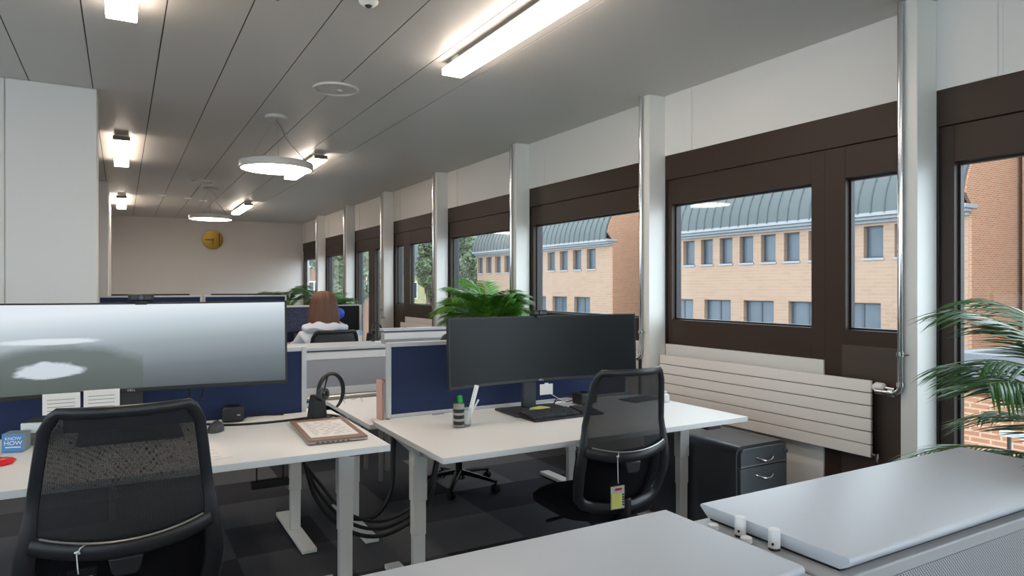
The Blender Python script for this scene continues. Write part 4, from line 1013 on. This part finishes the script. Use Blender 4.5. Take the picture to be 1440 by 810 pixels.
    # face
    m = MB(); m.tube([(0, .088, 1.30), (0, .108, 1.275), (0, .100, 1.262)], [.008, .014, .008], 10); m.build('nose', 'skin', t)
    for s in (-1, 1):
        m = MB(); m.lathe([(.011*math.sin(i/8*PI), -.011*math.cos(i/8*PI)) for i in range(9)], (s*.03, .088, 1.305), 14); m.build('eye', 'white', t)
        m = MB(); m.tube([(s*.084, .01, 1.27), (s*.09, .0, 1.29), (s*.09, .0, 1.31), (s*.085, .015, 1.315)], [.006, .010, .011, .006], 10); m.build('ear', 'skin', t)
    m = MB(); m.tube([(-.022, .088, 1.238), (0, .098, 1.236), (.022, .088, 1.238)], [.003, .007, .003], 8); m.build('mouth', 'pink', t)
person()

# ================================================================== PALMS
def frond(m, base, az, elev, L, leaf_l, rng, droop=1.0, npairs=32):
    d = Vector((math.cos(az), math.sin(az), 0)); side = Vector((-math.sin(az), math.cos(az), 0)); pts = []
    n = 22; p = Vector(base); e = elev; step = L/n; tang = []
    for i in range(n+1):
        pts.append(p.copy()); tv = d*math.cos(e)+Vector((0, 0, 1))*math.sin(e); tang.append(tv); p = p+tv*step; e -= droop*1.35/n*(.35+1.3*i/n)
    m.mi = 1; m.tube(pts, [.0055*(1-.85*i/n)+.0008 for i in range(n+1)], 5); m.mi = 0
    for k in range(npairs):
        q = .28+.70*k/(npairs-1); i = q*n; i0 = int(i); f = i-i0; pos = pts[i0].lerp(pts[min(i0+1, n)], f); tv = tang[i0]
        upv = side.cross(tv).normalized()
        ll = leaf_l*(.45+.75*math.sin(min(1, (q-.2)/.8)*PI*.86))*rng.uniform(.88, 1.1)
        for s in (-1, 1):
            dirv = (side*s*.80+tv*.75+upv*rng.uniform(.08, .32)).normalized(); w = .0062*rng.uniform(.85, 1.2)
            P = []; pp = pos.copy(); dv = dirv.copy(); N = 4
            for j in range(N+1):
                P.append(pp.copy()); pp = pp+dv*(ll/N); dv = (dv+Vector((0, 0, -1))*.12*rng.uniform(.6, 1.3)).normalized()
            wd = dirv.cross(upv).normalized()
            wid = [.35, 1, .95, .6, 0.02]; rows = []
            for j in range(N+1):
                ww = wd*w*wid[j]; rows.append((m.bm.verts.new(P[j]-ww), m.bm.verts.new(P[j]-upv*w*.35*wid[j]), m.bm.verts.new(P[j]+ww)))
            for a, b in zip(rows, rows[1:]): m._f([a[0], a[1], b[1], b[0]]); m._f([a[1], a[2], b[2], b[1]])
def palm(loc, label, n, L, leaf_l, zc, seed, leafm='leaf', azs=None, elevs=(.7, 1.4), potr=.16, droop=1.0, keep=None):
    rng = random.Random(seed); t = thing('potted_palm', label, 'potted palm', loc, group='potted palms along the windows')
    m = MB(); m.lathe([(0, .001), (potr*.75, .001), (potr*.78, .01), (potr, .28), (potr*1.03, .30), (potr*.95, .30), (potr*.93, .27), (0, .27)], (0, 0, 0), 32); m.build('pot', 'pot', t)
    m = MB(); m.lathe([(potr*.92, .272), (0, .28)], (0, 0, 0), 24); m.build('soil', 'soil', t)
    m = MB()
    for k in range(5):
        a = k*1.256; m.tube([(.03*math.cos(a), .03*math.sin(a), .27), (.045*math.cos(a), .045*math.sin(a), zc*.6+.1), (.03*math.cos(a), .03*math.sin(a), zc+.02)], [.012, .009, .006], 8)
    m.build('stems', 'stem', t)
    for k in range(n):
        az = (azs[k % len(azs)]+rng.uniform(-.2, .2)) if azs else (2*PI*k/n+rng.uniform(-.3, .3))
        el = rng.uniform(*elevs); k_ = 1
        if keep:
            c_ = max(0, math.cos(az-keep[0])); k_ = 1-keep[1]*c_; el = el+(1.45-el)*keep[2]*c_
        m = MB(); frond(m, (.03*math.cos(az), .03*math.sin(az), zc+rng.uniform(-.12, .03)), az, el, k_*L*rng.uniform(.8, 1.08), leaf_l, rng, droop)
        m.build('frond', [leafm, 'stem'], t)
palm((3.06, .95, 0), 'large dark green palm at the right frame edge in front of the glazed door', 42, .80, .24, .80, 5, 'leafdk', elevs=(.5, 1.42), potr=.2, droop=.95, keep=(.3, .6, .6))
palm((3.02, 5.66, 0), 'bright green palm by the window, behind the dark monitor', 44, .56, .19, 1.08, 8, 'leaf', elevs=(.55, 1.48), potr=.16, droop=.85, keep=(0, .45, .5))
palm((2.62, 9.9, 0), 'far dark palm behind the seated person head', 16, .62, .24, 1.06, 11, 'leafdk', elevs=(.5, 1.3), potr=.16, keep=(0, .45, .5))
palm((2.45, 11.9, 0), 'far palm left of the person, in front of the back wall', 14, .55, .20, 1.12, 14, 'leafdk', elevs=(.3, 1.2), potr=.16)

# ================================================================== OUTSIDE
GZ = -7.0
m = MB(); m.box(3.9, 140, -60, 200, GZ-.2, GZ); m.build('ground', 'asphalt', smooth=False, kind='structure')
# own facade below / balcony
def far_windows(par, o, x, lst, blind=False):
    for (y0, y1, z0, z1, nm) in lst:
        f = MB(); fr = .07; f.box(x+.22, x+.30, y0, y0+fr, z0, z1); f.box(x+.22, x+.30, y1-fr, y1, z0, z1); f.box(x+.22, x+.30, y0+fr, y1-fr, z0, z0+fr); f.box(x+.22, x+.30, y0+fr, y1-fr, z1-fr, z1)
        for q in range(1, nm): yy = y0+(y1-y0)*q/nm; f.box(x+.22, x+.30, yy-.05, yy+.05, z0+fr, z1-fr)
        fo = f.build('window', 'winfr', par, origin=o, smooth=False)
        g = MB(); g.box(x+.25, x+.27, y0+fr, y1-fr, z0+fr, z1-fr); g.build('pane', 'darkglass', fo, origin=o, smooth=False)
        s = MB(); s.box(x-.05, x+.20, y0-.04, y1+.04, z0-.09, z0-.0); s.build('sill', 'cornice', fo, origin=o, smooth=False)
def block(x, y0, y1, label, upper, lower, flip_end=True):
    o = (x, (y0+y1)/2, GZ); t = thing('opposite_building', label, 'building', o, group='peach buildings across the street')
    holes_u = upper; m = MB()
    grid_wall(m, x, x+.3, y0, y1, 2.2, 4.05, [(a, b, c, d) for a, b, c, d, _ in upper], 0)
    grid_wall(m, x, x+.3, y0, y1, -1.6, 2.2, [(a, b, c, d) for a, b, c, d, _ in lower], 0)
    m.box(x, x+.3, y0, y1, GZ, -1.6); m.build('front_wall', 'facade', t, smooth=False, origin=o)
    # end wall in brick following the vault
    cx, rx, rz_, zb = x+4.0, 4.5, 3.4, 4.35
    P = [(x+.301, GZ), (x+12, GZ), (x+12, zb)]
    P = [(x, GZ), (cx*2-x, GZ), (cx*2-x, zb)]
    for i in range(1, 24): a = PI*i/24; P.append((cx+rx*.985*math.cos(a), zb+rz_*.985*math.sin(a)))
    P.append((x, zb))
    m = MB(); m.prism([(p[0], p[1]) for p in P], y0-.12, y0-.001, 'y'); m.build('end_wall', 'brick', t, smooth=False, origin=o)
    m = MB(); m.prism([(p[0], p[1]) for p in P], y1+.001, y1+.12, 'y'); m.build('end_wall', 'facade', t, smooth=False, origin=o)
    m = MB()
    arc = [(cx-rx*math.cos(PI*i/28), zb+rz_*math.sin(PI*i/28)) for i in range(29)]
    m.grid(lambda u, v, sd: Vector((lambda q: (cx-(rx-.06*sd)*math.cos(PI*u), y0-.05+(y1-y0+.1)*v, zb+(rz_-.06*sd)*math.sin(PI*u)))(0)), 28, 1, True)
    yy = y0
    while yy < y1:
        m.tube([(cx-(rx+.02)*math.cos(PI*i/24), yy, zb+(rz_+.02)*math.sin(PI*i/24)) for i in range(25)], .028, 4); yy += .55
    m.build('vaulted_roof', 'roofgreen', t, origin=o)
    m = MB(); m.box(x-.5, x+.35, y0-.15, y1+.15, 4.24, 4.40); m.box(x-.36, x+.35, y0-.1, y1+.1, 4.12, 4.24); m.box(x-.15, x+.3, y0-.05, y1+.05, 4.0, 4.12); m.build('cornice', 'cornice', t, bev=.02, origin=o)
    m = MB(); yy = y0+2.2
    while yy < y1-1.5:
        m.box(x+1.2, x+1.5, yy, yy+2.4, 6.05, 6.35); yy += 4.6
    m.build('roof_light', 'winfr', t, origin=o, smooth=False)
    far_windows(t, o, x, upper+lower)
up = [(13.35+1.27*i, 13.35+1.27*i+.82, 2.62, 3.90, 1) for i in range(12)]
lo = [(13.45+2.54*i, 13.45+2.54*i+1.75, -.62, .82, 2) for i in range(6)]
block(26, 12.8, 28.9, 'long peach building with green vaulted roof opposite the near windows', up, lo)
up = [(34.6+1.55*i, 34.6+1.55*i+.95, 2.62, 3.90, 1) for i in range(11)]
lo = [(35.2+2.6*i, 35.2+2.6*i+1.75, -.62, .82, 2) for i in range(6)]
block(26, 33.0, 51.0, 'farther peach building with green vaulted roof, beyond a gap', up, lo)
# brick link between the blocks and brick wing on the right
o = (34, 6.5, GZ); t = thing('brick_wing', 'orange brick wing at the right frame edge beyond the glazed door', 'building', o)
m = MB(); m.box(29.2, 40, -6, 12.5, GZ, 9); m.build('wall', 'brick', t, smooth=False, origin=o)
m = MB(); m.box(29.0, 29.2, 6.2, 8.2, 4.2, 5.6); m.build('window', 'winfr', t, smooth=False, origin=o)
m = MB(); m.box(29.0, 29.2, 6.2, 8.2, .5, 2.2); m.build('window', 'winfr', t, smooth=False, origin=o)
o = (12, 3, GZ); t = thing('terrace_annex', 'low annex with grey concrete parapet seen behind the large palm', 'building', o)
m = MB(); m.box(9.9, 16, -3, 5.0, GZ, .10); m.build('annex_wall', 'brick', t, smooth=False, origin=o)
m = MB(); m.box(9.8, 10.0, -3, 5.1, .101, .57); m.box(10.0, 16, 4.9, 5.1, .101, .57); m.build('parapet', 'concrete', t, bev=.01, origin=o)
m = MB(); m.box(11.2, 12.4, 2.0, 4.4, .101, 1.0); m.build('roof_unit', 'winfr', t, bev=.03, origin=o)
# our own balcony with railing outside the near door
o = (4.3, 0.4, 0); t = thing('balcony_railing', 'white-topped balcony railing outside the near glazed door', 'railing', o)
m = MB(); m.box(4.62, 4.67, -1.6, 2.1, .55, .58); m.build('top_rail', 'white', t, bev=.004, origin=o)
for i in range(19):
    y = -1.55+i*.2; m = MB(); m.box(4.635, 4.655, y, y+.015, -.15, .55); m.build('baluster', 'dkgrey', t, origin=o, smooth=False)
m = MB(); m.box(3.76, 4.75, -1.7, 2.2, -.30, -.15); m.build('balcony_slab', 'concrete', t, origin=o)
# yellow house, brick house, hill
def villa(x0, x1, y, wallm, label, wins, z1=2.7):
    o = ((x0+x1)/2, y+4, GZ); t = thing('distant_house', label, 'building', o)
    m = MB(); m.box(x0, x1, y, y+9, GZ, z1); m.build('wall', wallm, t, smooth=False, origin=o)
    m = MB(); m.prism([(x0-.3, z1), (x1+.3, z1), (x1-.5, z1+2.4), (x1-1.6, z1+3.4), (x0+1.6, z1+3.4), (x0+.5, z1+2.4)], y-.3, y+9, 'y'); m.build('roof', 'greyroof', t, smooth=False, origin=o)
    for (a, b, c, d) in wins:
        m = MB(); m.box(a, b, y-.08, y+.05, c, d); w_ = m.build('window', 'white', t, smooth=False, origin=o)
        m = MB(); m.box(a+.12, (a+b)/2-.05, y-.1, y-.081, c+.12, d-.12); m.box((a+b)/2+.05, b-.12, y-.1, y-.081, c+.12, d-.12); m.build('pane', 'darkglass', w_, smooth=False, origin=o)
villa(21.5, 27.9, 62, 'yellowf', 'yellow house with pale mansard roof seen through the fifth window', [(22+1.9*i, 23.1+1.9*i, z_, z_+1.7) for i in range(3) for z_ in (.3, -2.8)]+[(24.2, 25.6, 3.4, 4.6)])
villa(13.0, 19.5, 60, 'brick', 'brick house seen through the open glazed doors', [(14+1.9*i, 15.1+1.9*i, z_, z_+1.7) for i in range(3) for z_ in (.3, 3.2)], 6.0)
m = MB()
def hillf(u, v):
    a, b = u*130-20, v*60; return Vector((a, 95+b, GZ+24*math.sin(v*PI/2)*(1+.15*math.sin(u*9)+.06*math.sin(u*31+v*9))))
m.grid(hillf, 60, 16); m.build('hill', 'hill', kind='structure')
def tree(x, y, h_, r_, seed, label):
    rng = random.Random(seed); o = (x, y, GZ); t = thing('tree', label, 'tree', o, group='trees beyond the peach buildings')
    m = MB(); m.tube([(0, 0, 0), (.1, 0, h_*.35), (0, .1, h_*.7)], [.3, .2, .08], 10)
    for k in range(6): a = k*1.05; m.tube([(0, 0, h_*.45), (r_*.5*math.cos(a), r_*.5*math.sin(a), h_*.7)], [.1, .04], 6)
    m.build('trunk', 'trunk', t)
    m = MB(); blobs = [(rng.uniform(-.6, .6)*r_, rng.uniform(-.6, .6)*r_, h_*rng.uniform(.42, .92), r_*rng.uniform(.35, .55)) for _ in range(16)]
    for i in range(8000):
        bx, by, bz, br = rng.choice(blobs); d = Vector((rng.gauss(0, 1), rng.gauss(0, 1), rng.gauss(0, 1))).normalized()*br*rng.uniform(.75, 1.02)
        c = Vector((bx, by, bz))+d; a = Vector((rng.uniform(-1, 1), rng.uniform(-1, 1), rng.uniform(-1, 1))).normalized(); b = a.orthogonal().normalized(); s_ = rng.uniform(.14, .28)
        m._f([m.bm.verts.new(c+a*s_), m.bm.verts.new(c+b*s_*.5), m.bm.verts.new(c-a*s_), m.bm.verts.new(c-b*s_*.5)])
    m.build('foliage', 'tree', t, smooth=False)
tree(26.8, 56.5, 16.5, 2.6, 1, 'tall grey-green tree left of the farther peach building')
tree(23.6, 56.0, 15.5, 1.4, 2, 'slim tree in front of the yellow house')
tree(34.5, 60.0, 17.5, 4.0, 3, 'tree top rising behind the farther peach building')
tree(15.5, 66-12, 12.0, 2.6, 4, 'lower tree in front of the brick house')
